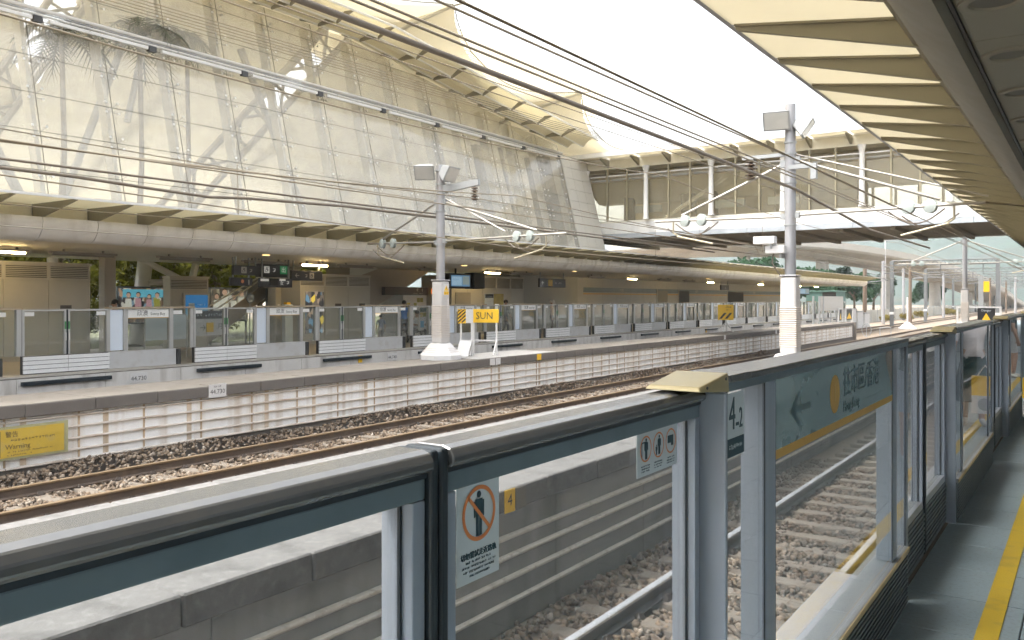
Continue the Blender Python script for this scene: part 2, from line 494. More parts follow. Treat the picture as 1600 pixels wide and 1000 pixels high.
# ---- railway tracks
def rail_prof(m_head=1):
    # half section, mirrored
    return [(-0.07, 0), (0.07, 0), (0.07, 0.012), (0.012, 0.03), (0.009, 0.118), (0.036, 0.128), (0.036, 0.152), (0.026, 0.16), (-0.026, 0.16), (-0.036, 0.152), (-0.036, 0.128), (-0.009, 0.118), (-0.012, 0.03), (-0.07, 0.012)]
def make_rail(x, z, y0, y1, mats, parent):
    pr = rail_prof(); n = len(pr)
    b = MB()
    v = [(x + px, y0, z + pz) for px, pz in pr] + [(x + px, y1, z + pz) for px, pz in pr]
    for i in range(n):
        j = (i + 1) % n
        head = i in (5, 6, 7, 8, 9)
        b.add([v[i], v[j], v[j + n], v[i + n]], [(3, 2, 1, 0)], 1 if head else 0)
    b.add(v, [tuple(range(n)), tuple(range(2 * n - 1, n - 1, -1))])
    return b.build('rail', mats, parent)
sl = MB()
sl.hexa([(-1.25, -0.14, -0.18), (1.25, -0.14, -0.18), (1.25, 0.14, -0.18), (-1.25, 0.14, -0.18), (-1.25, -0.10, 0), (1.25, -0.10, 0), (1.25, 0.10, 0), (-1.25, 0.10, 0)])
sleeper_me = sl.mesh('sleeper', sleeper_m, bevel=0.01, seg=1)
cl = MB()
cl.box(-0.13, 0.13, -0.06, 0.06, 0.0, 0.014)
for sx in (-1, 1):
    cl.hexa([(sx * .062, -.045, .012), (sx * .13, -.045, .012), (sx * .13, .045, .012), (sx * .062, .045, .012), (sx * .066, -.03, .05), (sx * .10, -.03, .062), (sx * .10, .03, .062), (sx * .066, .03, .05)])
    cl.tube([(sx * .115, -.05, .02), (sx * .085, -.02, .055), (sx * .055, .0, .034), (sx * .085, .03, .055), (sx * .115, .055, .02)], 0.009, 5)
clip_me = cl.mesh('rail_clip', clip_m)
ZS = -1.27     # sleeper top
def track(Xc, y0, y1, label, mats, n_sl, n_clip):
    t = thing('railway_track', label, 'railway track', (-Xc, y0, ZS))
    for s in (-0.7175, 0.7175):
        make_rail(-Xc + s, ZS + 0.012, y0, y1, mats, t)
    for k in range(n_sl):
        y = max(y0, 0) + 0.3 + k * 0.62
        put('sleeper', sleeper_me, t, (-Xc, y, ZS))
        if k < n_clip:
            for s in (-0.7175, 0.7175):
                put('rail_clip', clip_me, t, (-Xc + s, y, ZS))
    return t
track(2.83, -4, 260, 'nearest railway track with shiny rail heads, seen through the glass screen doors', [rail_dark, rail_shine], 110, 60)
track(8.75, -4, 400, 'railway track in the hidden trench behind the bare concrete island', [rail_rust, rail_ochre], 60, 0)
track(12.5, -4, 400, 'brown rusted railway track running beneath the white stained platform wall', [rail_rust, rail_ochre], 130, 75)
track(17.5, -4, 400, 'railway track in the trench in front of the far platform screen doors', [rail_rust, rail_ochre], 90, 0)

# ---- ballast stones (too many to count)
def stones(n, x0, x1, y0, y1, z0, amp, size, name, label, skip=None, power=1.0):
    ico_v = []
    ph = (1 + 5 ** .5) / 2
    for a in (-1, 1):
        for c in (-ph, ph):
            ico_v += [(0, a, c), (a, c, 0), (c, 0, a)]
    iv = np.array(ico_v, float); iv /= np.linalg.norm(iv[0])
    bm = bmesh.new()
    for p in iv: bm.verts.new(p)
    bmesh.ops.convex_hull(bm, input=bm.verts)
    bm.verts.index_update()
    iv = np.array([v.co[:] for v in bm.verts]); fi = np.array([[v.index for v in f.verts] for f in bm.faces])
    bm.free()
    u = rng.random(n) ** power
    px = x0 + rng.random(n) * (x1 - x0); py = y0 + u * (y1 - y0)
    if skip is not None:
        keep = ~skip(px, py); px, py = px[keep], py[keep]; n = len(px)
    pz = z0 + (rng.random(n) - 0.4) * 0.03 + amp(px, py)
    sc = size * (0.55 + rng.random(n) * 0.9)
    sc3 = sc[:, None] * (0.6 + rng.random((n, 3)) * 0.7)
    ang = rng.random((n, 3)) * 6.28
    V = iv[None] * (0.62 + 0.76 * rng.random((n, 12, 1))) * sc3[:, None, :] * 0.5
    for ax in range(3):
        c, s = np.cos(ang[:, ax])[:, None], np.sin(ang[:, ax])[:, None]
        i, j = [(1, 2), (0, 2), (0, 1)][ax]
        a, bq = V[:, :, i].copy(), V[:, :, j].copy()
        V[:, :, i] = a * c - bq * s; V[:, :, j] = a * s + bq * c
    V += np.stack([px, py, pz], 1)[:, None, :]
    F = (fi[None] + (np.arange(n) * 12)[:, None, None]).reshape(-1, 3)
    me = bpy.data.meshes.new(name)
    me.vertices.add(n * 12); me.vertices.foreach_set('co', V.reshape(-1).astype(np.float32))
    me.loops.add(F.size); me.loops.foreach_set('vertex_index', F.reshape(-1).astype(np.int32))
    me.polygons.add(len(F)); me.polygons.foreach_set('loop_start', np.arange(0, F.size, 3, dtype=np.int32))
    me.materials.append(ballast_m)
    at = me.attributes.new('stone', 'FLOAT', 'POINT'); at.data.foreach_set('value', np.repeat(rng.random(n), 12).astype(np.float32))
    me.update(calc_edges=True); me.validate()
    o = link(name, me)
    return tag(o, label, 'ballast', None, 'stuff')
def skip_track(Xc):
    def f(px, py):
        ph = np.abs(((py - 0.3) / 0.62 + 0.5) % 1 - 0.5) * 0.62
        return ((ph < 0.10) & (np.abs(px + Xc) < 1.2) & (rng.random(len(px)) < 0.5)) | (np.abs(np.abs(px + Xc) - 0.7175) < 0.085)
    return f
stones(16000, -4.33, -1.25, 0.8, 16, ZS - 0.03, lambda x, y: 0.02 * np.sin(x * 5) * np.sin(y * 3) + 0.06 * np.clip(np.abs(x + 2.83) - 1.1, 0, 1), 0.062, 'ballast_stones',
       'loose brown ballast stones between the nearest rails', skip_track(2.83), 1.4)
stones(30000, -14.22, -10.6, 4, 44, ZS - 0.02, lambda x, y: 0.02 * np.sin(x * 5) * np.sin(y * 3) + 0.34 * np.clip(-13.38 - x, 0, .6) + 0.10 * np.clip(-13.5 - x, 0, .5) * np.sin(y * 0.9), 0.058, 'ballast_stones',
       'loose brown ballast stones heaped along the foot of the white stained wall', skip_track(12.5), 1.3)

# ---- bare concrete island beside the nearest track
isl = thing('concrete_island', 'bare grey concrete island platform with ribbed side wall beside the nearest track', 'platform', (-5.55, 0, -1.3), None)
b = MB(); b.box(-6.74, -4.42, -5, 92, -1.34, -0.201); b.build('core', wall_grey, isl)
s1 = MB(); s1.box(-1.24, 1.24, -0.489, 0.489, -0.2, 0.0)
slab_me = s1.mesh('paving_slab', concrete, bevel=0.012, seg=1)
for k in range(60):
    put('paving_slab', slab_me, isl, (-5.55, 0.46 + k * 0.99 - 1.98, random.uniform(-.004, .004)))
b = MB(); b.box(-6.79, -4.31, 57.5, 92, -0.2, 0.0); b.build('distant_slab', concrete, isl)
p = MB(); p.box(-0.03, 0.0, -0.992, 0.992, -1.30, -0.205)
p.box(0.0, 0.006, -0.992, -0.93, -1.25, -0.24)
pan_me = p.mesh('wall_panel', wall_grey, bevel=0.003, seg=1)
rb = MB()
rb.hexa([(0, -1.985, -.05), (.05, -1.985, -.015), (.05, 1.985, -.015), (0, 1.985, -.05), (0, -1.985, .012), (.05, -1.985, .006), (.05, 1.985, .006), (0, 1.985, .012)])
rib_me = rb.mesh('rib', rib_grey, bevel=0.003, seg=1)
for k in range(24):
    put('wall_panel', pan_me, isl, (-4.39, 0.2 + k * 1.99, 0))
for k in range(14):
    for z in (-0.45, -0.63, -0.83, -1.05):
        put('rib', rib_me, isl, (-4.388, 1.2 + k * 3.98, z))
pl = MB(); pl.box(-4.31, -4.304, 6.16, 6.32, -0.215, -0.01); q = pl.build('marker_plate', sign_yellow, isl)
tag(q, 'yellow plate with the number 4')
text('4', 0.15, (-4.3035, 6.24, -0.11), **SIDE, mat=ink_black, parent=q)
pl = MB(); pl.box(-4.31, -4.305, 6.34, 6.5, -0.215, -0.02); pl.build('marker_plate', concrete_lt, isl)

# ---- second island with the white stained wall
isl2 = thing('walled_island', 'narrow island platform with white rust-stained ribbed wall and dark kerb', 'platform', (-14.95, 0, -1.3))
b = MB(); b.box(-15.75, -14.26, -4, 64.7, -1.34, -0.221); b.build('core', kerb_dark, isl2)
kb = MB(); kb.box(-0.22, 0.22, -0.583, 0.583, -0.21, 0.0)
kerb_me = kb.mesh('kerb_block', kerb_dark, bevel=0.012, seg=1)
ks = MB(); ks.box(-0.595, 0.595, -0.583, 0.583, -0.22, -0.004)
ks_me = ks.mesh('paving_slab', concrete_lt, bevel=0.006, seg=1)
kt = MB(); kt.box(-0.212, 0.212, -0.575, 0.575, 0.0, 0.006)
kt_me = kt.mesh('kerb_top', concrete_lt, bevel=0.004, seg=1)
for k in range(58):
    y = -2.0 + k * 1.17
    if y > 64.2: break
    dz = random.uniform(-.006, .004)
    put('kerb_block', kerb_me, isl2, (-14.37, y, dz))
    put('kerb_top', kt_me, isl2, (-14.37, y, dz))
    put('paving_slab', ks_me, isl2, (-15.19, y, 0.0))
p = MB(); p.box(-0.03, 0.0, -0.595, 0.595, -1.04, -0.215)
wp_me = p.mesh('wall_panel', wall_white, bevel=0.003, seg=1)
rb = MB()
rb.hexa([(0, -1.19, -.026), (.045, -1.19, -.012), (.045, 1.19, -.012), (0, 1.19, -.026), (0, -1.19, .018), (.045, -1.19, .010), (.045, 1.19, .010), (0, 1.19, .018)])
rib2_me = rb.mesh('rib', rib_stain, bevel=0.003, seg=1)
vp = MB(); vp.box(0, 0.008, -.018, .018, -0.99, -0.22)
rust_run = M('rust run', (0.50, 0.38, 0.25), 0.75, 0, 0.35, 5, streak=((0.30, 0.19, 0.10), 0.9, (3, 5, 0.5)))
st_me = vp.mesh('joint_strip', rust_run)
vp2 = MB(); vp2.box(0, 0.004, -.05, .05, -0.99, -0.22)
st2_me = vp2.mesh('rust_stain', M('rust wash', (0.62, 0.52, 0.40), 0.75, 0, 0.3, 4, streak=((0.42, 0.30, 0.19), 0.8, (3, 8, 0.4))))
for k in range(57):
    y = -2.5 + k * 1.2
    if y > 64.3: break
    put('wall_panel', wp_me, isl2, (-14.25, y, 0))
    put('joint_strip', st_me, isl2, (-14.25, y + 0.6, 0))
    if random.random() < .45: put('rust_stain', st2_me, isl2, (-14.25, y + random.uniform(-.45, .45), 0))
for k in range(28):
    y = -1.9 + k * 2.4
    if y > 63.5: break
    for z in (-0.27, -0.46, -0.66, -0.85, -1.015):
        put('rib', rib2_me, isl2, (-14.248, y, z))
b = MB(); b.box(-15.78, -14.15, 64.7, 65.0, -1.3, -0.0); b.prism([(-14.6, 65, -.9), (-14.6, 66.3, -1.3), (-14.6, 65, -1.3)], (-1.0, 0, 0)); b.build('end_wall', concrete_lt, isl2)
for (y, txt) in ((10.4, '44.730'),):
    pl = MB(); pl.box(-14.15, -14.142, y - .2, y + .2, -0.23, 0.03); q = pl.build('distance_plate', white_paint, isl2)
    text(txt, 0.125, (-14.141, y, -0.12), **SIDE, mat=ink_black, parent=q); text('KM  HK', 0.05, (-14.141, y, -0.02), **SIDE, mat=ink_black, parent=q)
for y, mt in ((19.62, white_paint), (19.9, white_paint), (22.1, sign_yellow), (38.2, white_paint), (46, white_paint)):
    pl = MB(); pl.box(-14.15, -14.143, y - .12, y + .12, -0.2, -0.01); pl.build('marker_plate', mt, isl2)
# warning board on the wall
wb = thing('warning_board', 'faded yellow Warning board fixed to the white stained wall at the left', 'sign', (-14.19, 6.5, -0.9))
b = MB(); b.box(-14.19, -14.16, 5.2, 7.47, -0.86, -0.33); b.build('backing', M('mossy frame', (0.36, 0.35, 0.20), 0.8, 0, 0.2, 8), wb)
b = MB(); b.box(-14.159, -14.15, 5.2, 7.40, -0.82, -0.37); b.build('face', M('faded sign yellow', (0.55, 0.38, 0.05), 0.6, 0, 0.12, 3, speck=((0.42, 0.33, 0.12), 0.5, 6)), wb)
ink_soft = M('faded ink', (0.14, 0.11, 0.05), 0.7, 0, 0.2)
b = MB(); b.box(-14.149, -14.147, 5.2, 6.40, -0.80, -0.39); b.build('ink_block', ink_soft, wb)
text('警告', 0.10, (-14.148, 6.47, -0.46), **SIDE, mat=ink_soft, parent=wb, align='LEFT')
scribble((-14.148, 6.50, -0.55), 'y', 0.80, 0.045, 15, ink_soft, wb)
text('Warning', 0.11, (-14.148, 6.47, -0.655), **SIDE, mat=ink_soft, parent=wb, align='LEFT')
scribble((-14.148, 6.50, -0.735), 'y', 0.72, 0.03, 26, ink_soft, wb)
scribble((-14.148, 6.50, -0.785), 'y', 0.38, 0.03, 14, ink_soft, wb)

# ================================================================ NEAR SCREEN DOORS
XL0, XL1 = -0.985, -0.915      # sliding leaf: track side, platform side
XF0, XF1 = -0.90, -0.845       # fixed screen, nearer the platform
ZT = 1.445
def leaf(y0, y1, meet_low, label, zb=0.32):
    """sliding leaf from y0 to y1; the rubber meeting edge is at the low or the high y end"""
    t = thing('sliding_door_leaf', label, 'screen door', (-0.95, (y0 + y1) / 2, 0.0), 'sliding leaves of the near screen doors')
    b = MB()      # rounded metal handrail header along the top
    pr = [(XL0 - .005, 1.412), (XL1 + .012, 1.412), (XL1 + .02, 1.42), (XL1 + .02, 1.432), (XL1 + .012, 1.444), (XL1 - .005, 1.449), (XL0 + .01, 1.449), (XL0 - .004, 1.442)]
    ya, yb = (y0 + .024, y1 - .004) if meet_low else (y0 + .004, y1 - .024)
    b.prism([(x, ya, z) for x, z in pr], (0, yb - ya, 0)); b.build('header', header_met, t, bevel=0.002, seg=1)
    b = MB(); b.box(XL0 + .006, XL1 + .004, ya, yb, 1.402, 1.4115); b.build('shadow_gap', rubber, t)
    b = MB(); b.box(XL0, XL1, ya, yb, 1.366, 1.4015); b.build('top_rail', shaded_rail, t, bevel=0.003)
    for (a, c) in ((ya, ya + .032), (yb - .032, yb)):
        b = MB(); b.box(XL0, XL1, a, c, zb + .002, 1.3655); b.build('stile', steel_blue, t, bevel=0.003)
    b = MB(); b.box(XL0, XL1, ya + .033, yb - .033, zb, zb + .05); b.build('bottom_rail', sill_met, t, bevel=0.003)
    b = MB(); b.box(XL0 + .004, XL1 + .002, ya, yb, 0.012, zb - .003)
    for k in range(9):
        b.box(XL1 + .0025, XL1 + .010, ya + .01, yb - .01, 0.04 + k * .03, 0.054 + k * .03)
    b.build('base_panel', plinth_met, t)
    b = MB(); b.box(-.952, -.944, ya + .0325, yb - .0325, zb + .051, 1.3655); b.build('glass', glass_near, t)
    for (a, c, z0, z1) in ((ya + .0325, ya + .0375, zb + .051, 1.3655), (yb - .0375, yb - .0325, zb + .051, 1.3655), (ya + .038, yb - .038, 1.3605, 1.3655)):
        b = MB(); b.box(-.9435, -.938, a, c, z0, z1); b.build('gasket', rubber, t)
    ye = y0 if meet_low else y1
    s = 1 if meet_low else -1
    b = MB(); b.box(XL0 - .004, XL1 + .012, min(ye + s * .002, ye + s * .022), max(ye + s * .002, ye + s * .022), 0.02, 1.447); b.build('rubber_edge', rubber, t, bevel=0.006)
    return t
def ring(cx, cy, cz, r, w, n=40, sq=1.0):
    """flat ring facing the platform"""
    b = MB()
    for k in range(n):
        a0, a1 = 2 * math.pi * k / n, 2 * math.pi * (k + 1) / n
        pts = []
        for rr in (r, r - w):
            for a in (a0, a1):
                pts.append((cx, cy + rr * math.cos(a) * sq, cz + rr * math.sin(a)))
        b.quad(pts[0], pts[1], pts[3], pts[2])
    return b
def stickman(b, x, y, z, h):
    """standing figure pictogram, h tall, base at z"""
    w = h * .13
    b.lathe([(h * .075, 0), (h * .075, .0006)], (x, y, z + h * .92), 16, axis='x')
    b.box(x, x + .0006, y - w, y + w, z + h * .44, z + h * .82)
    b.box(x, x + .0006, y - w * 1.45, y - w * 1.1, z + h * .42, z + h * .78)
    b.box(x, x + .0006, y + w * 1.1, y + w * 1.45, z + h * .42, z + h * .78)
    b.box(x, x + .0006, y - w * .85, y - w * .1, z, z + h * .44)
    b.box(x, x + .0006, y + w * .1, y + w * .85, z, z + h * .44)
def no_entry_notice(t, yc, zc, w=0.155, h=0.225):
    XN = -0.9435
    q = MB(); q.box(XN, XN + .002, yc - w / 2, yc + w / 2, zc - h / 2, zc + h / 2); pn = q.build('notice', sign_white, t, bevel=0.0009, seg=1)
    tag(pn, 'white notice with a crossed-out standing figure in an orange ring')
    x = XN + .0026
    r = w * .39; cz = zc + h * .16
    q = MB(); stickman(q, x, yc, cz - r * .82, r * 1.62); q.build('pictogram', ink_dark, pn)
    q = ring(x + .0009, yc, cz, r, r * .15)
    a = R(135)
    d = Vector((0, math.cos(a), math.sin(a))); e = Vector((0, math.cos(a + R(90)), math.sin(a + R(90)))) * r * .07
    c = Vector((x + .0009, yc, cz))
    q.quad(c + d * r * .9 + e, c - d * r * .9 + e, c - d * r * .9 - e, c + d * r * .9 - e)
    q.build('prohibition_ring', ink_orange, pn)
    text('切勿嘗試走近路軌', w * .105, (x, yc, zc - h * .235), **SIDE, mat=ink_dark, parent=pn)
    for k, wd in enumerate((.62, .8, .72, .5)):
        scribble((x, yc - w * wd / 2, zc - h * (.295 + k * .045)), 'y', w * wd, h * .026, 22, ink_dark, pn)
def triple_notice(t, yc, zc, w=0.19, h=0.105):
    XN = -0.9435
    q = MB(); q.box(XN, XN + .002, yc - w / 2, yc + w / 2, zc - h / 2, zc + h / 2); pn = q.build('notice', sign_white, t, bevel=0.0009, seg=1)
    tag(pn, 'white notice with three small orange-ringed prohibition pictograms')
    x = XN + .0026
    for k in range(3):
        y = yc + (k - 1) * w * .31; cz = zc + h * .12; r = h * .30
        ring(x + .0009, y, cz, r, r * .12, 28).build('prohibition_ring', ink_orange, pn)
        q = MB()
        if k == 0: stickman(q, x, y + r * .1, cz - r * .8, r * 1.6); q.box(x, x + .0006, y - r * .7, y - r * .6, cz - r * .6, cz + r * .55); q.box(x, x + .0006, y - r * .7, y + r * .1, cz + r * .45, cz + r * .55)
        elif k == 1: stickman(q, x, y + r * .15, cz - r * .75, r * 1.5); stickman(q, x, y - r * .35, cz - r * .75, r * .8)
        else: q.box(x, x + .0006, y - r * .55, y + r * .5, cz - r * .15, cz + r * .45); q.box(x, x + .0006, y + r * .1, y + r * .5, cz - r * .4, cz - r * .15)
        q.build('pictogram', ink_dark, pn)
        for i in range(3): scribble((x, y - w * .1, zc - h * (.27 + .06 * i)), 'y', w * .2, h * .035, 9, ink_dark, pn)
sign_ink = M('low contrast sign ink', (0.075, 0.135, 0.15), 0.5)  # ink kept close to the film's tone for low contrast
def fixed(y0, label, L=2.85, marked=False, zb=0.335):
    y1 = y0 + L
    t = thing('fixed_screen_panel', label, 'screen panel', (-0.87, (y0 + y1) / 2, 0.0), 'fixed panels of the near screen doors')
    # end post: a deep box that the leaves slide behind
    b = MB(); b.box(-0.955, XF1, y0, y0 + .018, 0.004, 1.4365); b.build('post', steel_blue, t, bevel=0.006)
    b = MB(); b.box(XF0 + .002, XF1, y0 + L - .055, y0 + L, 0.004, 1.4365); b.build('post', steel_blue, t, bevel=0.006)
    b = MB(); b.box(-0.99, XF1 + .004, y0 + .2, y1, 1.462, 1.482); b.build('header', header_met, t, bevel=0.004)
    b = MB(); b.box(XF0, XF1 + .001, y0 + .019, y1, 1.437, 1.4615); b.build('top_rail', shaded_rail, t, bevel=0.002)
    # brass coloured end cap: thin at its nose, deeper towards the screen
    b = MB()
    b.hexa([(-1.0, y0 - .20, 1.456), (XF1 + .006, y0 - .20, 1.456), (XF1 + .006, y0 + .014, 1.438), (-1.0, y0 + .014, 1.438), (-0.99, y0 - .19, 1.468), (XF1 - .002, y0 - .19, 1.468), (XF1 + .002, y0 + .014, 1.492), (-1.0, y0 + .014, 1.492)])
    b.build('end_cap', gold_cap, t, bevel=0.004)
    for dy, dz in ((-.15, 1.463), (-.01, 1.477)):
        b = MB(); b.lathe([(.0045, 0), (.0045, .002)], (XF1 + .0035, y0 + dy, dz), 10, axis='x'); b.build('screw', dark_metal, t)
    b = MB(); b.box(-1.0, XF1 + .004, y0 + .015, y0 + .199, 1.462, 1.484); b.build('cap_seat', header_met, t, bevel=0.003)
    m1 = y0 + .36
    m2 = y1 - .42
    for (a, c) in ((m1, m1 + .10), (m2, m2 + .10)):
        b = MB(); b.box(XF0 - .03, XF1 - .002, a, c, zb + .002, 1.4365); b.build('mullion', steel_blue, t, bevel=0.004)
    b = MB(); b.box(-.955, XF1 + .01, y0 + .056, y1 - .056, zb - .03, zb); b.build('sill', sill_met, t, bevel=0.003)
    ochre = M('ochre sill edge', (0.46, 0.36, 0.18), 0.45, 0.2, 0.1, 6)
    b = MB(); b.box(XF1 + .0105, XF1 + .016, y0 + .056, y1 - .056, zb - .028, zb - .002); b.build('sill_edge', ochre, t)
    n = 3
    for i in range(n):
        a = y0 + .056 + (L - .112) * i / n; c = y0 + .056 + (L - .112) * (i + 1) / n
        b = MB(); b.box(-.955, XF1 + .002, a + .002, c - .002, 0.003, zb - .031)
        for k in range(11):
            b.box(XF1 + .0025, XF1 + .011, a + .006, c - .006, 0.025 + k * .025, 0.036 + k * .025)
        b.build('ribbed_base_panel', plinth_met, t)
    for (a, c) in ((y0 + .019, m1 - .001), (m1 + .101, m2 - .001), (m2 + .101, y1 - .056)):
        b = MB(); b.box(-.860, -.853, a, c, zb + .001, 1.4365); b.build('glass', glass_near, t)
        for e in (a, c - .005):
            b = MB(); b.box(-.8526, -.849, e, e + .005, zb + .001, 1.4365); b.build('gasket', rubber, t)
    if marked:
        # door number sticker
        q = MB(); q.box(-.8525, -.851, y0 + .022, y0 + .168, 1.245, 1.43); pn = q.build('door_number_sticker', sign_white, t)
        text('4', 0.135, (-.8505, y0 + .066, 1.365), **SIDE, mat=ink_dark, parent=pn, squash=0.8)
        text('-', 0.10, (-.8505, y0 + .108, 1.345), **SIDE, mat=ink_dark, parent=pn)
        text('2', 0.085, (-.8505, y0 + .138, 1.35), **SIDE, mat=ink_dark, parent=pn, squash=0.7)
        q = MB(); q.box(-.8509, -.8503, y0 + .024, y0 + .166, 1.247, 1.30); q.build('dark_field', ink_dark, pn)
        scribble((-.8502, y0 + .04, 1.275), 'y', .11, .016, 9, sign_white, pn)
    if marked:
        # direction sign across the large pane
        frost = M_glass('frosted sign film', (0.72, 0.84, 0.85), 0.62, (0.24, 0.34, 0.355))
        q = MB(); q.box(-.8527, -.851, m1 + .102, m2 - .002, 1.175, 1.436); pn = q.build('direction_sign', frost, t)
        q = MB(); q.box(-.8508, -.8501, m1 + .102, m2 - .002, 1.175, 1.205); q.build('ochre_band', ink_gold, pn)
        X = -.8503
        yb = m1 + .40
        q = MB(); q.box(X, X + .0006, yb - .10, yb + .12, 1.302, 1.326)
        for s in (-1, 1):
            q.prism([(X, yb - .13, 1.314), (X, yb - .085, 1.314), (X, yb + .02, 1.314 + s * .062), (X, yb - .025, 1.314 + s * .062)], (.0006, 0, 0))
        q.build('arrow', sign_ink, pn)
        yb += .48
        q = MB(); q.lathe([(.0765, 0), (.0765, .0006)], (X, yb, 1.318), 32, axis='x'); q.build('line_disc', ink_gold, pn)
        text('1', .10, (X + .0008, yb, 1.318), **SIDE, mat=M('disc print', (0.62, 0.42, 0.16), 0.5), parent=pn)
        text('往市區/香港', .135, (X, yb + .14, 1.345), **SIDE, mat=sign_ink, parent=pn, align='LEFT', squash=1.0)
        text('Hong Kong', .065, (X, yb + .14, 1.25), **SIDE, mat=sign_ink, parent=pn, align='LEFT')
    return t
P = 4.85
f0 = 2.29
l1 = leaf(1.105, 2.275, True, 'near sliding door leaf with the crossed-out figure notice')
no_entry_notice(l1, 1.262, 1.272, .132, .188)
triple_notice(l1, 2.052, 1.303, .25, .112)
leaf(-0.02, 1.102, False, 'nearest sliding door leaf with plain glass at the lower left corner')
fixed(f0, 'fixed screen panel with the 4-2 sticker and brass-coloured cap', marked=True)
for k in (1, 2, 3):
    y0 = f0 + k * P
    mid = y0 - 1.0
    leaf(y0 - 1.995, mid - .002, False, f'farther leaf of the sliding pair before the {ORD[k]} fixed panel on the near platform'.replace('farther', 'closer'))
    leaf(mid + .002, y0 - .012, True, f'farther leaf of the sliding pair before the {ORD[k]} fixed panel on the near platform')
    fixed(y0, ['', 'second fixed screen panel along, with people mirrored in its glass', 'third fixed screen panel along the near platform at the right edge', 'fourth and farthest fixed screen panel along the near platform'][k])
# long rest of the near screen
for k in (4, 5, 6, 7, 8, 9):
    y0 = f0 + k * P
    t = thing('fixed_screen_panel', f'{ORD[k]} fixed screen panel along the near platform, far down the line', 'screen panel', (-.87, y0, 0), 'fixed panels of the near screen doors')
    b = MB(); b.box(-.955, -.85, y0 - 1.99, y0 + 2.85, 1.38, 1.45); b.build('header', header_met, t)
    b = MB(); b.box(-.955, -.85, y0 - 1.99, y0 + 2.85, 0.004, .33); b.build('base_panel', plinth_met, t)
    for a in (y0, y0 + 1.0, y0 + 2.0, y0 + 2.8, y0 - 1.0):
        b = MB(); b.box(-.95, -.85, a, a + .06, .331, 1.379); b.build('post', steel_blue, t)
    b = MB(); b.box(-.88, -.874, y0 - 1.97, y0 + 2.83, .331, 1.379); b.build('glass', glass_near, t)
# track-side threshold boxes under the screen, seen through the glass
th_top = M('threshold sheet', (0.42, 0.43, 0.46), 0.4, 0.3, 0.05)
for i, y0 in enumerate((3.0, 7.9)):
    t = thing('threshold_box', ['white-topped box on the platform edge, seen through the direction sign pane', 'white-topped box on the platform edge behind the second fixed panel'][i], 'edge box', (-1.12, y0 + 1, -.02), 'boxes on the near platform edge')
    b = MB(); b.box(-1.20, -1.03, y0, y0 + 2.0, -.0025, .13); b.build('body', steel_blue, t, bevel=0.004)
    b = MB(); b.box(-1.215, -1.02, y0 - .01, y0 + 2.01, .131, .148); b.build('lid', th_top, t, bevel=0.004)

# ---- unseen rear wall, added to darken the near platform; height set for the light
rw = thing('rear_shade_wall', 'grey rear wall, unseen behind the camera, its height set to shade the near platform', 'wall', (5.6, 30, 0))
b = MB(); b.box(5.5, 5.8, -6, 66, 0.0, 2.1); b.build('core', M('rear wall panel', (0.24, 0.25, 0.24), 0.6, 0, 0.06, 1), rw)
for k in range(8):
    column_y = -3 + k * 9.0
    ct = thing('canopy_column', f'{ORD[k]} round column holding the near canopy, behind the camera', 'column', (4.6, column_y, 0), 'columns of the near canopy')
    b = MB(); b.lathe([(.24, 0.001), (.22, .1), (.22, 3.06)], (4.6, column_y, 0), 20); b.build('shaft', M('rear wall panel', (0.24, 0.25, 0.24)), ct, smooth='auto')
# ================================================================ NEAR CANOPY
nc = thing('near_canopy', 'platform canopy overhead with translucent cream panels and dark wedge fins', 'canopy', (0.5, 10, 3.0))
y_end = 64
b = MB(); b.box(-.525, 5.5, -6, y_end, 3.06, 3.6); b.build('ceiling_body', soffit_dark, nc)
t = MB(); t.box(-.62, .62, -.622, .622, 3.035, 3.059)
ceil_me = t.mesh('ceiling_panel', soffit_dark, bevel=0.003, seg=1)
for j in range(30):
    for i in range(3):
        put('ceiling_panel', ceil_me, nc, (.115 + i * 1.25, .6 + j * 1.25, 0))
b = MB()       # curved edge beam
prf = [(-.545, 3.04), (-.575, 3.0), (-.65, 3.03), (-.80, 3.16), (-.95, 3.38), (-.99, 3.52), (-.97, 3.60), (-.545, 3.60)]
b.prism([(x, -6, z) for x, z in prf], (0, y_end + 6, 0)); b.build('edge_beam', olive_dark, nc, smooth='auto')
b = MB(); b.box(-.543, -.527, -6, y_end, 3.045, 3.2); b.build('shadow_slot', dark_metal, nc)
NT, NB = -2.52, -.985          # tip and back of the translucent panels
fn = MB()
fn.prism([(NB, -.028, 3.56), (NB, -.028, 3.775), (NT + .05, -.028, 3.985), (NT + .06, -.028, 3.955)], (0, .056, 0))
fn.hexa([(NB, -.055, 3.775), (NT + .05, -.055, 3.985), (NT + .05, .055, 3.985), (NB, .055, 3.775), (NB, -.055, 3.795), (NT + .05, -.055, 4.003), (NT + .05, .055, 4.003), (NB, .055, 3.795)])
fin_me = fn.mesh('fin', olive_fin)
pn = MB()
pn.hexa([(NB, -.57, 3.80), (NB, .57, 3.80), (NT, .57, 4.01), (NT, -.57, 4.01), (NB, -.57, 3.82), (NB, .57, 3.82), (NT, .57, 4.03), (NT, -.57, 4.03)])
rp_me = pn.mesh('roof_panel', cream_panel)
for k in range(54):
    y = 0.99 + k * 1.19
    put('fin', fin_me, nc, (0, y, 0))
    put('roof_panel', rp_me, nc, (0, y + .595, 0))
b = MB(); b.box(NT - .02, NT + .02, -.3, y_end, 4.005, 4.05); b.build('edge_trim', grey_metal, nc)
b = MB(); b.box(-1.1, -.9, -.3, y_end, 3.6, 3.80); b.build('gutter_wall', olive_fin, nc)
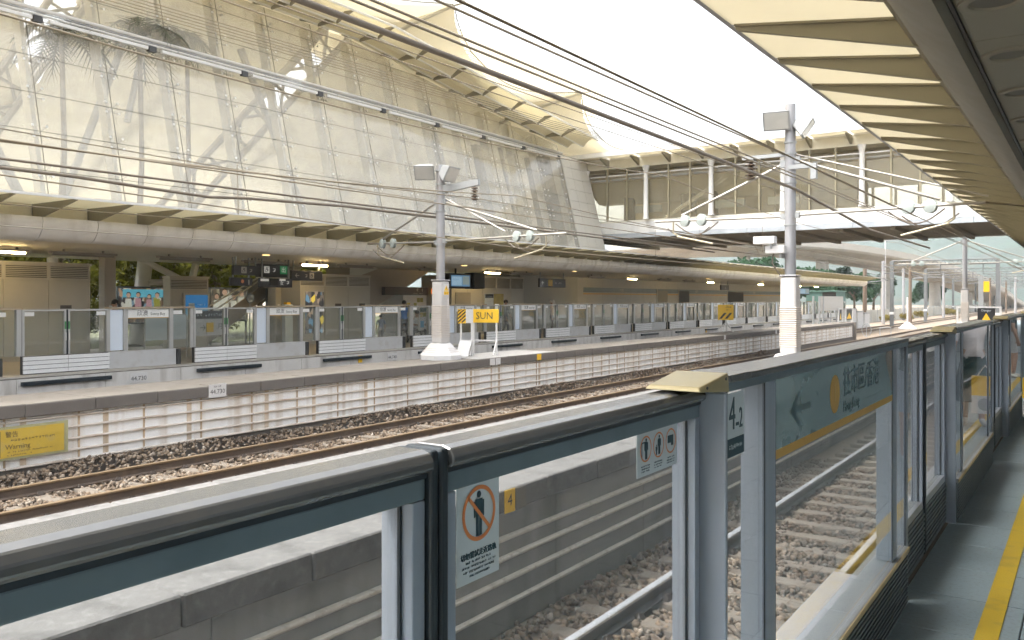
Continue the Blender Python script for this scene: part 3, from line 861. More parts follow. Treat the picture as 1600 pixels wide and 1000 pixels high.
for k in range(11):
    y = 3.33 + k * 1.0
    dl = thing('downlight', f'{ORD[k]} round recessed ceiling light from the camera, above the near platform', 'ceiling light', (-.39 + .03, y, 3.03), 'round recessed lights in the near ceiling')
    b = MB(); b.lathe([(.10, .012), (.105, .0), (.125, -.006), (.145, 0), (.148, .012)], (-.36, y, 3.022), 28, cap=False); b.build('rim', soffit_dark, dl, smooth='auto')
    b = MB(); b.lathe([(.10, 0), (.098, .0015)], (-.36, y, 3.0325), 24); b.build('recess_disc', M('downlight cup', (0.13, 0.12, 0.095), 0.5), dl, smooth='auto')  # flat disc, the shade of the recess put into its darker colour

# ================================================================ FAR PLATFORM
far_floor = M('far platform paving', (0.46, 0.43, 0.38), 0.6, 0, 0.1, 2)
fp = struct(MB().box(-28, -19.25, -8, 92, -1.34, -0.03).build('far_platform', concrete_lt))
b = MB(); b.box(-28, -19.20, -8, 92, -0.029, 0.0); b.build('paving', far_floor, fp)
face_m = M('platform edge face', (0.62, 0.60, 0.57), 0.8, 0, 0.08, 1.5, streak=((0.30, 0.27, 0.24), 0.6, (1, 3, 0.6)))
fe = MB(); fe.box(-.02, .02, -.995, .995, -1.2, -.05)
fe_me = fe.mesh('edge_panel', face_m, bevel=0.004, seg=1)
for k in range(47):
    put('edge_panel', fe_me, fp, (-19.2, -2 + k * 2.0, 0))
for i in range(18):
    y = 10.1 + (i - 1) * 4.37
    pd = MB(); pd.box(-19.175, -19.09, y - 1.02, y + 1.02, -.20, -.11)
    o = pd.build('rubber_pad', rubber, None, bevel=0.01)
    tag(o, f'{ORD[i]} black rubber bumper strip from the left on the far platform edge', 'bumper', 'black bumper strips along the far platform edge')
for y, tx in ((11.84, '44.730'), (20.9, '44.740')):
    o = thing('distance_plate', ['small white number plate on the far platform edge, left of the second kiosk', 'small white number plate on the far platform edge left of the mast plinth'][y > 15], 'sign', (-19.17, y, -.2))
    b = MB(); b.box(-19.176, -19.165, y - .23, y + .23, -.33, -.10); b.build('plate', white_paint, o)
    text(tx, .15, (-19.164, y, -.24), **SIDE, mat=ink_black, parent=o)
for y in (19.4, 48.6):
    o = tag(MB().box(-19.178, -19.15, y - .08, y + .08, -.32, -.1).build('edge_marker', sign_yellow), ['small yellow marker on the far platform edge left of the tall mast', 'tiny yellow marker on the far platform edge right of the SUN sign'][y > 30], 'marker')

b = MB(); b.box(-60, -28.01, -8, 92, -1.33, -0.04); struct(b.build('lawn', M('rough grass', (0.07, 0.075, 0.025), 0.95, 0, 0.4, 3, bump=0.6, bscale=25)))
# ---- far screen doors: one bay of fixed panel and two leaves, repeated
psd_m = M('silver screen frame', (0.46, 0.46, 0.45), 0.42, 0.5, 0.06, 4)
psd_cap = M('bronze screen cap', (0.40, 0.33, 0.24), 0.45, 0.4, 0.08, 4)
psd_base = M('grey screen base', (0.50, 0.50, 0.50), 0.6, 0.1, 0.06, 3, speck=((0.40, 0.37, 0.34), 0.5, 4))
slat_m = M('white slat', (0.74, 0.74, 0.74), 0.5, 0.0, 0.05, 3)
blue_board = M('pale blue board', (0.66, 0.73, 0.82), 0.4, 0, 0.03)
XP = -19.7
def far_fixed():
    t = thing('fixed_screen_panel', 'x', 'screen panel', (XP, 0, 0), 'fixed panels of the far screen doors')
    def bx(n, m, *a, **k): return MB().box(*a).build(n, m, t, **k)
    for a, c in ((-.12, 0), (1.14, 1.25), (1.75, 1.85), (-.50, -.46)):
        bx('post', psd_m, XP - .06, XP + .05, a, c, .42, 1.455)
    bx('cap', psd_cap, XP - .09, XP + .09, -.52, 1.87, 1.457, 1.50)
    bx('glass', glass_far, XP - .006, XP + .006, .002, 1.138, .422, 1.454)
    bx('glass', glass_far, XP - .006, XP + .006, 1.252, 1.748, .422, 1.454)
    bx('white_board', blue_board, XP + .0, XP + .03, -.455, -.125, .44, 1.44)
    nb = bx('name_board', ink_white, XP + .008, XP + .03, .01, 1.13, 1.23, 1.44)
    text('欣澳', .15, (XP + .031, .40, 1.335), **SIDE, mat=ink_black, parent=nb)
    text('Sunny Bay', .10, (XP + .031, .82, 1.32), **SIDE, mat=ink_black, parent=nb)
    bx('name_board_edge', ink_gold, XP + .009, XP + .031, .01, 1.13, 1.215, 1.229)
    bx('sticker', ink_white, XP + .0065, XP + .009, 1.28, 1.54, 1.30, 1.40)
    bx('base_panel', psd_base, XP - .05, XP + .10, -.515, 1.30, .003, .415, bevel=.006)
    bx('drive_box', dark_metal, XP - .05, XP + .13, 1.31, 1.42, .003, .40, bevel=.01)
    return t
def far_leaf(mirror):
    t = thing('sliding_door_leaf', 'x', 'screen door', (XP, 0, 0), 'sliding leaves of the far screen doors')
    def bx(n, m, *a, **k):
        a = list(a)
        if mirror: a[2], a[3] = -a[3], -a[2]
        return MB().box(*a).build(n, m, t, **k)
    bx('top_rail', psd_m, XP - .03, XP + .05, 0, .985, 1.42, 1.46)
    bx('stile', psd_m, XP - .03, XP + .05, 0, .05, .42, 1.419)
    bx('stile', psd_m, XP - .03, XP + .05, .935, .985, .42, 1.419)
    bx('meeting_edge', rubber, XP - .03, XP + .06, .986, 1.0, .3, 1.45)
    bx('glass', glass_far, XP - .006, XP + .006, .051, .934, .421, 1.419)
    bx('sticker', ink_white, XP + .0065, XP + .009, .06, .28, 1.31, 1.40)
    bx('green_edge', M('dull green edge', (0.06, 0.22, 0.08), 0.5), XP + .0505, XP + .054, .94, .98, 1.0, 1.18)
    bx('handle', steel_white, XP + .051, XP + .075, .955, .975, .74, .92)
    bx('base_core', dark_metal, XP - .05, XP + .06, 0, .998, .003, .41)
    for k in range(4):
        bx('slat', slat_m, XP + .061, XP + .10 + k * .002, 0.004, .996, .022 + k * .098, .106 + k * .098)
    return t
ff, fa, fb = far_fixed(), far_leaf(False), far_leaf(True)
for i in range(19):
    y = 11.85 + (i - 2) * 4.37
    first = i == 0
    for o, yy, lab in ((ff, y, f'{ORD[i]} fixed glass panel with a Sunny Bay name board from the left, far platform'),
                       (fa, y + 1.865, f'left leaf of the {ORD[i]} glass sliding pair from the left, far platform'),
                       (fb, y + 3.87, f'right leaf of the {ORD[i]} glass sliding pair from the left, far platform')):
        if first:
            o.location = (XP, yy, 0); o['label'] = lab
        else:
            copy_tree(o, (XP, yy, 0), lab)

# ---- far canopy: curved fascia, soffit, bracketed translucent eave
fc = thing('far_canopy', 'long far platform canopy with silver curved fascia and bracketed cream eave', 'canopy', (-22, 10, 3.0))
Y0, Y1 = -4, 92
b = MB(); b.box(-27.6, -19.44, Y0, Y1, 3.02, 3.40); b.build('soffit', soffit_m, fc)
pr = [(-19.43, 3.0), (-19.30, 2.985), (-19.12, 3.06), (-18.98, 3.22), (-18.94, 3.40), (-18.97, 3.50), (-19.43, 3.50)]
b = MB(); b.prism([(x, -.618, z) for x, z in pr], (0, 1.236, 0))
fas_me = b.mesh('fascia_panel', fascia_m, smooth='auto')
fn = MB(); fn.prism([(-19.38, -.02, 3.505), (-19.38, -.02, 3.80), (-17.55, -.02, 3.80), (-17.55, -.02, 3.77), (-18.9, -.02, 3.505)], (0, .04, 0))
ff_me = fn.mesh('bracket', olive_fin)
pn = MB(); pn.box(-19.38, -17.5, -.60, .60, 3.806, 3.822)
fpn_me = pn.mesh('eave_panel', M_trans('far eave sheet', (0.80, 0.76, 0.62), 0.62, 0.05, 1.2, (0.86, 0.80, 0.62)))
bp = MB(); bp.box(-19.42, -19.385, -.60, .60, 3.505, 3.82)
bp_me = bp.mesh('back_panel', M('cream back panel', (0.80, 0.74, 0.58), 0.7, 0, 0.05), )
n = 76
for k in range(n):
    y = Y0 + .95 + k * 1.25
    put('fascia_panel', fas_me, fc, (0, y + .62, 0))
    put('bracket', ff_me, fc, (0, y, 0))
    put('eave_panel', fpn_me, fc, (0, y + .62, 0))
    put('back_panel', bp_me, fc, (0, y + .62, 0))
b = MB(); b.box(-17.52, -17.47, Y0, Y1, 3.78, 3.83); b.build('eave_edge', steel_white, fc)
b = MB(); b.box(-30, -19.425, Y0, Y1, 3.41, 3.80); b.build('roof_deck', soffit_m, fc)

# ---- platform furniture
kiosk_m = M('kiosk grey panel', (0.46, 0.435, 0.37), 0.55, 0.1, 0.08, 1.2)
louv_m = M('dark louvre', (0.022, 0.02, 0.016), 0.6, 0.1, 0.2, 3)
trim_m = M('kiosk trim', (0.50, 0.47, 0.41), 0.5, 0.2, 0.06)
def kiosk(y0, y1, x_front, depth, ztop, zl, label):
    t = thing('equipment_kiosk', label, 'kiosk', (x_front - depth / 2, (y0 + y1) / 2, 0))
    nb = max(1, round((y1 - y0) / 1.25)); w = (y1 - y0) / nb
    b = MB(); b.box(x_front - depth, x_front - .02, y0 + .01, y1 - .01, 0.001, ztop - .02); b.build('body', kiosk_m, t)
    for i in range(nb):
        b = MB(); b.box(x_front - .019, x_front, y0 + i * w + .006, y0 + (i + 1) * w - .006, .1, zl - .03); b.build('cladding_panel', kiosk_m, t, bevel=.003, seg=1)
    b = MB(); b.box(x_front - .02, x_front + .02, y0, y1, zl - .03, zl + .02); b.build('ledge', trim_m, t)
    b = MB(); b.box(x_front - depth, x_front + .03, y0 - .03, y1 + .03, ztop - .07, ztop); b.build('top_trim', trim_m, t)
    for i in range(nb):
        a, c = y0 + i * w + .05, y0 + (i + 1) * w - .05
        b = MB()
        z = zl + .05
        while z < ztop - .1:
            b.hexa([(x_front - .06, a, z), (x_front - .005, a, z - .02), (x_front - .005, c, z - .02), (x_front - .06, c, z), (x_front - .06, a, z + .012), (x_front - .005, a, z - .008), (x_front - .005, c, z - .008), (x_front - .06, c, z + .012)])
            z += .05
        b.build('louvre', louv_m, t)
        b = MB(); b.box(x_front - .1, x_front - .062, a, c, zl + .021, ztop - .071); b.build('louvre_back', louv_m, t)
        b = MB(); b.box(x_front - .03, x_front + .01, c + .002, c + .098 if i < nb - 1 else c + .05, zl + .021, ztop - .071); b.build('louvre_post', trim_m, t)
    for a in (y0, y1 - .04):
        b = MB(); b.box(x_front - .02, x_front + .008, a, a + .04, .001, zl - .031); b.build('corner_trim', trim_m, t)
    return t
kA = kiosk(6.2, 13.3, -24, 1.8, 2.72, 2.26, 'long grey equipment kiosk with dark louvre band at the left edge')
kB = kiosk(16.55, 18.0, -25, .4, 2.46, 2.02, 'small grey kiosk carrying the blue advertising screen')
kC = kiosk(21.2, 24.85, -24, 1.8, 2.64, 2.19, 'grey louvred kiosk with a dark poster, under the stair soffit')
kD = kiosk(30.1, 36.0, -24, 1.8, 2.80, 2.20, 'grey louvred kiosk behind the SUN sign')
for ki, ys in ((kA, (9.6, 12.6)), (kC, (23.1, 24.4))):
    xf = -24
    for y in ys:
        o = MB().box(xf + .0005, xf + .004, y - .16, y + .16, 1.42, 1.52).build('stencil', M('stencil grey', (0.10, 0.09, 0.08), 0.7), ki)
b = MB(); b.box(-24 + .021, -24 + .03, 6.4, 10.4, 0.4, 2.0); b.build('poster', M('dim teal poster', (0.10, 0.13, 0.13), 0.4, 0, 0.4, 2.5), kA)
# posters: loose dark and light shapes like crowds in coloured clothes
def poster_mat(name, stops, scale=5.0):
    m = bpy.data.materials.new(name); m.use_nodes = True
    N, L = m.node_tree.nodes, m.node_tree.links
    b = N['Principled BSDF']; b.inputs['Roughness'].default_value = 0.3
    geo = N.new('ShaderNodeNewGeometry')
    mp = N.new('ShaderNodeVectorMath'); mp.operation = 'MULTIPLY'; mp.inputs[1].default_value = (1, 1.5, 0.8)
    L.new(geo.outputs['Position'], mp.inputs[0])
    nz = N.new('ShaderNodeTexVoronoi'); nz.inputs['Scale'].default_value = scale
    L.new(mp.outputs[0], nz.inputs['Vector'])
    rp = N.new('ShaderNodeValToRGB')
    rp.color_ramp.interpolation = 'CONSTANT'
    while len(rp.color_ramp.elements) < len(stops): rp.color_ramp.elements.new(0.5)
    for e, (p, c) in zip(rp.color_ramp.elements, stops): e.position = p; e.color = (*c, 1)
    sp = N.new('ShaderNodeSeparateColor')
    L.new(nz.outputs['Color'], sp.inputs[0]); L.new(sp.outputs[0], rp.inputs[0]); L.new(rp.outputs[0], b.inputs['Base Color'])
    L.new(rp.outputs[0], b.inputs['Emission Color']); b.inputs['Emission Strength'].default_value = 0.22; m.cycles.emission_sampling = 'NONE'  # faint glow added to lift the posters out of the shade
    return m
crowd = poster_mat('crowd poster print', [(0, (0.03, 0.03, 0.035)), (0.22, (0.16, 0.10, 0.07)), (0.4, (0.55, 0.52, 0.46)), (0.55, (0.20, 0.30, 0.38)), (0.68, (0.45, 0.28, 0.18)), (0.8, (0.06, 0.05, 0.05)), (0.92, (0.35, 0.34, 0.10))], 5.5)
crowd2 = poster_mat('white shirt poster print', [(0, (0.06, 0.05, 0.04)), (0.25, (0.5, 0.48, 0.42)), (0.45, (0.14, 0.11, 0.08)), (0.65, (0.32, 0.28, 0.20)), (0.85, (0.06, 0.06, 0.06))], 5.0)
crowd3 = poster_mat('yellow coat poster print', [(0, (0.03, 0.025, 0.02)), (0.5, (0.10, 0.08, 0.06)), (0.8, (0.55, 0.42, 0.05)), (0.9, (0.45, 0.40, 0.33))], 6.0)
dusk = poster_mat('dark poster print', [(0, (0.03, 0.03, 0.03)), (0.4, (0.12, 0.10, 0.08)), (0.7, (0.28, 0.22, 0.17)), (0.85, (0.10, 0.20, 0.30)), (0.93, (0.55, 0.42, 0.06))], 5.0)
def figure_row(p, x, ys, z0, seed, cols, h=.55):
    """seated or standing figures printed on a poster: flat shapes a hair proud of the sheet"""
    rd = random.Random(seed)
    for y in ys:
        c = rd.choice(cols); s = h * rd.uniform(.85, 1.1)
        q = MB()
        zz = z0 + rd.uniform(-.03, .03)
        q.prism([(x, y - .10 * s, zz), (x, y + .10 * s, zz), (x, y + .16 * s, zz + .30 * s), (x, y + .13 * s, zz + .62 * s), (x, y - .13 * s, zz + .62 * s), (x, y - .16 * s, zz + .30 * s)], (.001, 0, 0), 0)
        q.lathe([(.10 * s, 0), (.10 * s, .001)], (x + .001, y, zz + .76 * s), 12, m=1, axis='x')
        q.lathe([(.115 * s, 0), (.115 * s, .001)], (x, y + .01, zz + .79 * s), 12, m=2, axis='x')
        q.build('printed_figure', [c, skin_print, ink_black], p)
skin_print = M('printed skin', (0.42, 0.27, 0.19), 0.5, emit=((0.42, 0.27, 0.19), 0.22))  # printed colours get the same added glow as the posters
def adboard(y0, y1, x, z0, z1, mat, label, name='billboard', legs=True):
    t = thing(name, label, 'billboard', (x, (y0 + y1) / 2, 0))
    b = MB(); b.box(x - .10, x - .02, y0, y1, z0, z1); b.build('case', M('case blue grey', (0.22, 0.25, 0.29), 0.45, 0.3), t, bevel=.006)
    b = MB(); b.box(x - .019, x - .012, y0 + .06, y1 - .06, z0 + .06, z1 - .06); f = b.build('poster', mat, t)
    if legs:
        for y in (y0 + .05, y1 - .09):
            b = MB(); b.box(x - .09, x - .03, y, y + .05, 0.001, z0); b.build('leg', grey_metal, t)
    b = MB(); b.box(x - .008, x - .004, y0 + .03, y1 - .03, z0 + .03, z1 - .03); b.build('cover_glass', glass_far, t)
    return t, f
c_white = M('printed white cloth', (0.6, 0.58, 0.52), 0.5, emit=((0.6, 0.58, 0.52), 0.22)); c_olive = M('printed olive cloth', (0.30, 0.28, 0.06), 0.5, emit=((0.30, 0.28, 0.06), 0.22)); c_dark = M('printed dark cloth', (0.05, 0.05, 0.06), 0.5, emit=((0.05, 0.05, 0.06), 0.22))
c_yel = M('printed yellow cloth', (0.62, 0.45, 0.04), 0.5, emit=((0.62, 0.45, 0.04), 0.22)); c_pink = M('printed pink cloth', (0.45, 0.25, 0.28), 0.5, emit=((0.45, 0.25, 0.28), 0.22))
t, f = adboard(15.6, 18.9, -26.5, .85, 2.12, crowd, 'long advertising panel of a seated crowd beneath a blue sky, left of the blue screen')
q = MB(); q.box(-26.511, -26.5102, 15.8, 18.7, 1.75, 2.02); q.build('printed_sky', M('printed sky', (0.12, 0.42, 0.55), 0.4, 0, 0.2, 3, emit=((0.12, 0.42, 0.55), 0.22)), t)
figure_row(t, -26.51, (16.0, 16.35, 16.75, 17.05, 17.4, 17.7, 18.1, 18.45), 1.25, 3, [c_white, c_white, c_olive, c_dark, c_pink], .78)
t, f = adboard(19.15, 20.85, -26.5, .85, 2.12, crowd2, 'advertising panel of commuters with white shirts, right of the blue screen')
figure_row(t, -26.51, (19.45, 19.8, 20.2, 20.55), 1.1, 5, [c_white, c_dark, c_white], 1.0)
t, f = adboard(21.5, 22.3, -26.2, .9, 2.1, crowd3, 'narrow advertising panel with a figure in a yellow coat')
figure_row(t, -26.21, (21.75, 22.0), 1.0, 8, [c_yel, c_dark], 1.1)
q = MB(); q.box(-23.999, -23.99, 21.45, 22.35, .42, 1.98); q.build('poster', dusk, kC)
q = MB(); q.box(-23.9895, -23.985, 21.42, 22.38, 1.97, 2.0); q.build('poster_rail', trim_m, kC)
# blue advertising screen on its kiosk
scr_em = lambda n, c, s: M(n, c, 0.3, 0, 0.05, emit=(c, s))
sc = thing('advertising_screen', 'lit blue advertising screen on the small kiosk', 'screen', (-24.95, 17.5, 1.1))
b = MB(); b.box(-25, -24.94, 17.0, 18.02, 1.05, 1.9); b.build('bezel', trim_m, sc, bevel=.01)
b = MB(); b.box(-24.939, -24.935, 17.08, 17.94, 1.35, 1.83); b.build('screen', scr_em('screen deep blue', (0.02, 0.16, 0.40), 0.12), sc)
b = MB(); b.box(-24.939, -24.935, 17.08, 17.94, 1.12, 1.349); b.build('screen', scr_em('screen pale blue', (0.16, 0.32, 0.44), 0.14), sc)
b = MB(); b.box(-24.9345, -24.934, 17.2, 17.42, 1.42, 1.56); b.build('picture_inset', sign_white, sc)
scribble((-24.934, 17.48, 1.50), 'y', .36, .06, 7, ink_white, sc)
# columns
def column(y, x, w, z1, label, mat=None):
    t = thing('column', label, 'column', (x, y, 0))
    b = MB(); b.box(x - w / 2, x + w / 2, y - w / 2, y + w / 2, 0.001, z1); b.build('shaft', mat or M('column cladding', (0.52, 0.46, 0.38), 0.6, 0.1, 0.06), t, bevel=.03)
    b = MB(); b.box(x - w * .55, x + w * .55, y - w * .55, y + w * .55, 0.0015, .12); b.build('foot', trim_m, t)
    b = MB(); b.box(x + w / 2 + .0005, x + w / 2 + .004, y - .05, y + .05, 1.45, 1.5); b.build('tag_plate', ink_white, t)
    return t
column(14.4, -25, .36, 3.02, 'square brown column left of the seated crowd advertisement')
column(21.1, -25.2, .28, 3.02, 'slim column left of the dark poster kiosk', kiosk_m)
# splayed white steel roof struts behind the platform
def strut(pts, r, label):
    t = thing('roof_strut', label, 'strut', pts[0])
    b = MB(); b.tube(pts, r, 14); b.build('tube', steel_white, t, smooth='auto')
    return t
s1 = strut([(-28.2, 17.3, 0.0), (-29.5, 18.7, 5.0)], .27, 'thick white tubular strut rising behind the crowd advertisement')
b = MB(); b.tube([(-28.6, 18.0, 2.3), (-28.6, 19.6, 2.35)], .12, 10); b.tube([(-28.8, 18.0, 3.1), (-28.6, 19.6, 2.35)], .12, 10); b.tube([(-28.6, 19.2, .2), (-28.6, 20.2, 3.6)], .14, 10); b.build('brace', steel_white, s1, smooth='auto')
s2 = strut([(-27.2, 13.7, 0.0), (-27.3, 13.9, 2.0), (-27.3, 13.9, 3.2)], .16, 'short white pipe bracket beside the square brown column')
b = MB(); b.tube([(-27.3, 13.2, 1.9), (-27.3, 13.95, 1.9)], .09, 8); b.tube([(-27.3, 13.2, 2.75), (-27.3, 13.95, 2.75)], .09, 8); b.build('brace', steel_white, s2, smooth='auto')
s3 = strut([(-28.5, 30.3, 1.9), (-28.5, 31.0, 3.6)], .16, 'small white crossed pipes above the tiled shop')
b = MB(); b.tube([(-28.4, 31.5, 3.3), (-28.4, 30.0, 2.35)], .14, 8); b.tube([(-28.4, 29.2, 2.35), (-28.4, 31, 2.4)], .12, 8); b.build('brace', steel_white, s3, smooth='auto')
# stair and escalator soffits
st = thing('escalator', 'brown sloping escalator soffit rising right behind the louvred kiosk', 'escalator', (-26, 26.5, 0))
b = MB(); b.prism([(-26.6, 24.9, 3.01), (-26.6, 24.9, 1.2), (-26.6, 25.7, 1.0), (-26.6, 30.0, 3.01)], (1.4, 0, 0)); b.build('soffit', M('escalator soffit', (0.36, 0.31, 0.25), 0.6, 0, 0.06), st)
b = MB(); b.tube([(-25.19, 25.7, .98), (-25.19, 30.0, 3.0)], .025, 6); b.build('edge_trim', trim_m, st)
b = MB(); b.prism([(-25.2, 24.9, 2.5), (-25.2, 26.6, 3.0), (-25.2, 24.9, 3.0)], (.02, 0, 0)); b.build('glazed_side', M('pale side panel', (0.55, 0.56, 0.50), 0.5), st)
sr = thing('stair', 'stair with pale handrails climbing left of the dark poster kiosk', 'stair', (-27, 20, 0))
b = MB(); b.prism([(-27.6, 17.8, .01), (-27.6, 19.0, .01), (-27.6, 23.6, 3.0), (-27.6, 22.8, 3.0)], (1.1, 0, 0)); b.build('flight', M('stair grey', (0.30, 0.28, 0.25), 0.7), sr)
for z in (.9, .55):
    b = MB(); b.tube([(-26.45, 18.0, z), (-26.45, 22.6, 3.0 + z * .2)], .03, 6); b.build('handrail', steel_white, sr)
# back wall beyond the stairs
bw = thing('back_wall', 'long grey back wall of the far platform with a thin orange stripe', 'wall', (-26, 60, 0))
wall_m = M('back wall panel', (0.46, 0.45, 0.41), 0.55, 0.05, 0.06, 1)
b = MB(); b.box(-26.6, -26.1, 36.2, 91, 0.001, 3.01); b.build('core', wall_m, bw)
wp = MB(); wp.box(-.03, 0, -.995, .995, .05, 2.9); wpm = wp.mesh('wall_panel', wall_m, bevel=.004, seg=1)
for k in range(27):
    put('wall_panel', wpm, bw, (-26.065, 37.3 + k * 2.0, 0))
b = MB(); b.box(-26.06, -25.55, 38, 44.2, .001, 3.01); b.build('projecting_bay', M('bay panel', (0.36, 0.355, 0.32), 0.55, 0.05, 0.05), bw)
b = MB(); b.box(-26.064, -26.05, 45.8, 90, 1.98, 2.06); b.build('orange_stripe', M('stripe ochre', (0.60, 0.32, 0.06), 0.5, 0, 0.05), bw)
b = MB(); b.box(-26.064, -26.05, 45.8, 90, 2.12, 2.42); b.build('teal_band', M('teal band', (0.10, 0.14, 0.15), 0.4, 0, 0.3, 1), bw)
for i, (a, c, mt) in enumerate(((56.6, 58.4, 'olive'), (60.5, 62.5, 'dark'), (71.0, 75.0, 'dark'))):
    b = MB(); b.box(-26.049, -26.03, a, c, .01, 2.3); q = b.build('doorway', louv_m if mt == 'dark' else M('olive door', (0.20, 0.19, 0.15), 0.6), bw)
    b = MB(); b.box(-26.049, -26.02, a - .1, a, .01, 2.4); b.build('door_jamb', trim_m, bw)
for y in (51, 64, 78):
    text('欣澳', .24, (-26.045, y, 2.27), **SIDE, mat=trim_m, parent=bw)
# tiled snack shop
sh = thing('snack_shop', 'small white shop with yellow and green tiles and a brown fascia sign', 'shop', (-26, 28.5, 0))
b = MB(); b.box(-26.4, -25.05, 28.0, 29.6, .001, 1.86); b.build('walls', white_paint, sh)
b = MB(); b.box(-26.4, -25.0, 26.8, 29.65, 1.87, 2.22); q = b.build('fascia_sign', M('brown fascia', (0.07, 0.05, 0.04), 0.5), sh)
scribble((-24.995, 28.5, 2.09), 'y', .85, .16, 5, M('sign cream', (0.62, 0.55, 0.45), 0.5), q)
scribble((-24.995, 28.6, 1.94), 'y', .7, .05, 12, trim_m, q)
tl = [M('tile yellow', (0.55, 0.42, 0.05), 0.4), M('tile green', (0.03, 0.10, 0.07), 0.4), M('tile olive', (0.25, 0.24, 0.05), 0.4)]
rd = random.Random(4)
for i in range(7):
    for j in range(6):
        if rd.random() < .42:
            b = MB(); b.box(-25.049, -25.035, 28.05 + i * .22, 28.05 + i * .22 + .19, .45 + j * .22, .45 + j * .22 + .19); b.build('tile', rd.choice(tl), sh)
ob = thing('shop_lamp_sign', 'round glowing orange sign beside the snack shop', 'sign', (-24.9, 29.95, 2.05))
b = MB(); b.lathe([(.17, 0), (.17, .06)], (-24.95, 29.95, 2.05), 24, axis='x'); b.build('disc', M('orange lamp', (0.8, 0.25, 0.05), 0.4, emit=((0.9, 0.28, 0.05), .2)), ob)
text('8', .2, (-24.888, 29.95, 2.05), **SIDE, mat=sign_white, parent=ob)
b = MB(); b.box(-24.95, -24.92, 29.93, 29.97, .01, 1.88); b.build('pole', dark_metal, ob)
# notice boards by kiosk D
nbd = thing('notice_board', 'white timetable board with dark heading on the kiosk behind the SUN sign', 'notice board', (-23.95, 33, 1.2))
b = MB(); b.box(-23.975, -23.94, 32.6, 33.3, .9, 1.95); b.build('board', sign_white, nbd); b = MB(); b.box(-23.939, -23.935, 32.62, 33.28, 1.74, 1.93); b.build('heading', ink_black, nbd)
for k in range(7): scribble((-23.939, 32.68, 1.66 - k * .1), 'y', .5, .035, 10, grey_metal, nbd)
nbd = thing('poster_board', 'yellow and olive poster on the kiosk behind the SUN sign', 'poster', (-23.95, 33.7, 1.2))
b = MB(); b.box(-23.975, -23.945, 33.36, 34.15, .9, 1.95); b.build('sheet', M('poster olive yellow', (0.36, 0.29, 0.06), 0.5, 0, 0.4, 3), nbd)
b = MB(); b.box(-23.944, -23.942, 33.40, 33.75, .95, 1.45); b.build('printed_shape', c_white, nbd)
dr = MB(); dr.box(-23.985, -23.96, 30.35, 31.5, .01, 2.0); dr.build('door', M('kiosk door', (0.24, 0.22, 0.18), 0.5), kD)
# hanging signs, monitors, lights
def hanging(y0, y1, x, z0, z1, label, marks, ztop=3.02, mat=None):
    t = thing('hanging_sign', label, 'sign', (x, (y0 + y1) / 2, ztop), 'direction signs hung from the far canopy')
    b = MB(); b.box(x - .10, x + .0, y0, y1, z0, z1); b.build('board', mat or M('dark sign board', (0.035, 0.033, 0.035), 0.4, 0, 0.1), t, bevel=.01)
    for y in (y0 + .1, y1 - .14):
        b = MB(); b.box(x - .07, x - .03, y, y + .04, z1, ztop + .004); b.build('hanger', grey_metal, t)
    for (tx, y, z, s, mt) in marks:
        text(tx, s, (x + .0015, y, z), **SIDE, mat=mt, parent=t, name='marking')
    return t
lw = M('sign light', (0.7, 0.7, 0.66), 0.5, emit=((0.7, 0.7, 0.66), .08))
t = hanging(18.05, 19.4, -22.5, 2.42, 2.86, 'dark hanging sign with a green exit symbol', [('♿', 18.45, 2.66, .22, lw), ('↗', 18.75, 2.66, .22, lw)])
b = MB(); b.box(-22.499, -22.494, 19.0, 19.3, 2.53, 2.8); b.build('exit_symbol', M('exit green', (0.02, 0.26, 0.09), 0.4, emit=((0.02, 0.3, 0.1), .05)), t); text('出', .2, (-22.493, 19.15, 2.665), **SIDE, mat=lw, parent=t, name='marking')
t = hanging(18.05, 19.4, -22.35, 2.08, 2.38, 'lower dark hanging sign with a small clock panel', [('↗', 19.2, 2.25, .2, lw), ('女', 18.95, 2.22, .16, lw)])
b = MB(); b.box(-22.349, -22.33, 18.45, 18.78, 2.16, 2.37); b.build('clock_panel', louv_m, t)
b = MB(); b.box(-22.349, -22.34, 18.07, 18.4, 2.28, 2.36); b.build('white_strip', lw, t); b = MB(); b.box(-22.349, -22.34, 18.85, 19.1, 2.3, 2.37); b.build('white_strip', lw, t)
hanging(16.75, 17.75, -22.0, 2.45, 2.75, 'dim hanging sign above the commuters advertisement', [('♿ ↗', 17.25, 2.6, .2, trim_m)])
hanging(16.95, 17.8, -22.4, 2.12, 2.38, 'small dim hanging sign with one orange mark', [('●', 17.4, 2.25, .16, ink_orange), ('▮', 17.65, 2.25, .16, trim_m)])
hanging(19.5, 20.9, -22.5, 2.33, 2.68, 'wide dim hanging sign with a left arrow', [('←', 19.75, 2.5, .24, trim_m), ('↗ ♿', 20.3, 2.5, .2, trim_m)])
t = hanging(35.2, 37.7, -22.5, 2.28, 2.72, 'hanging sign with a left arrow and yellow square on the far wall side', [('←', 35.5, 2.5, .3, lw)])
b = MB(); b.box(-22.499, -22.494, 36.0, 36.4, 2.34, 2.66); b.build('yellow_square', sign_yellow, t); scribble((-22.498, 36.6, 2.5), 'y', .7, .13, 6, trim_m, t)
hanging(60.0, 61.6, -22.5, 2.35, 2.72, 'small dark hanging sign far down the platform', [('→', 60.8, 2.5, .25, trim_m)])
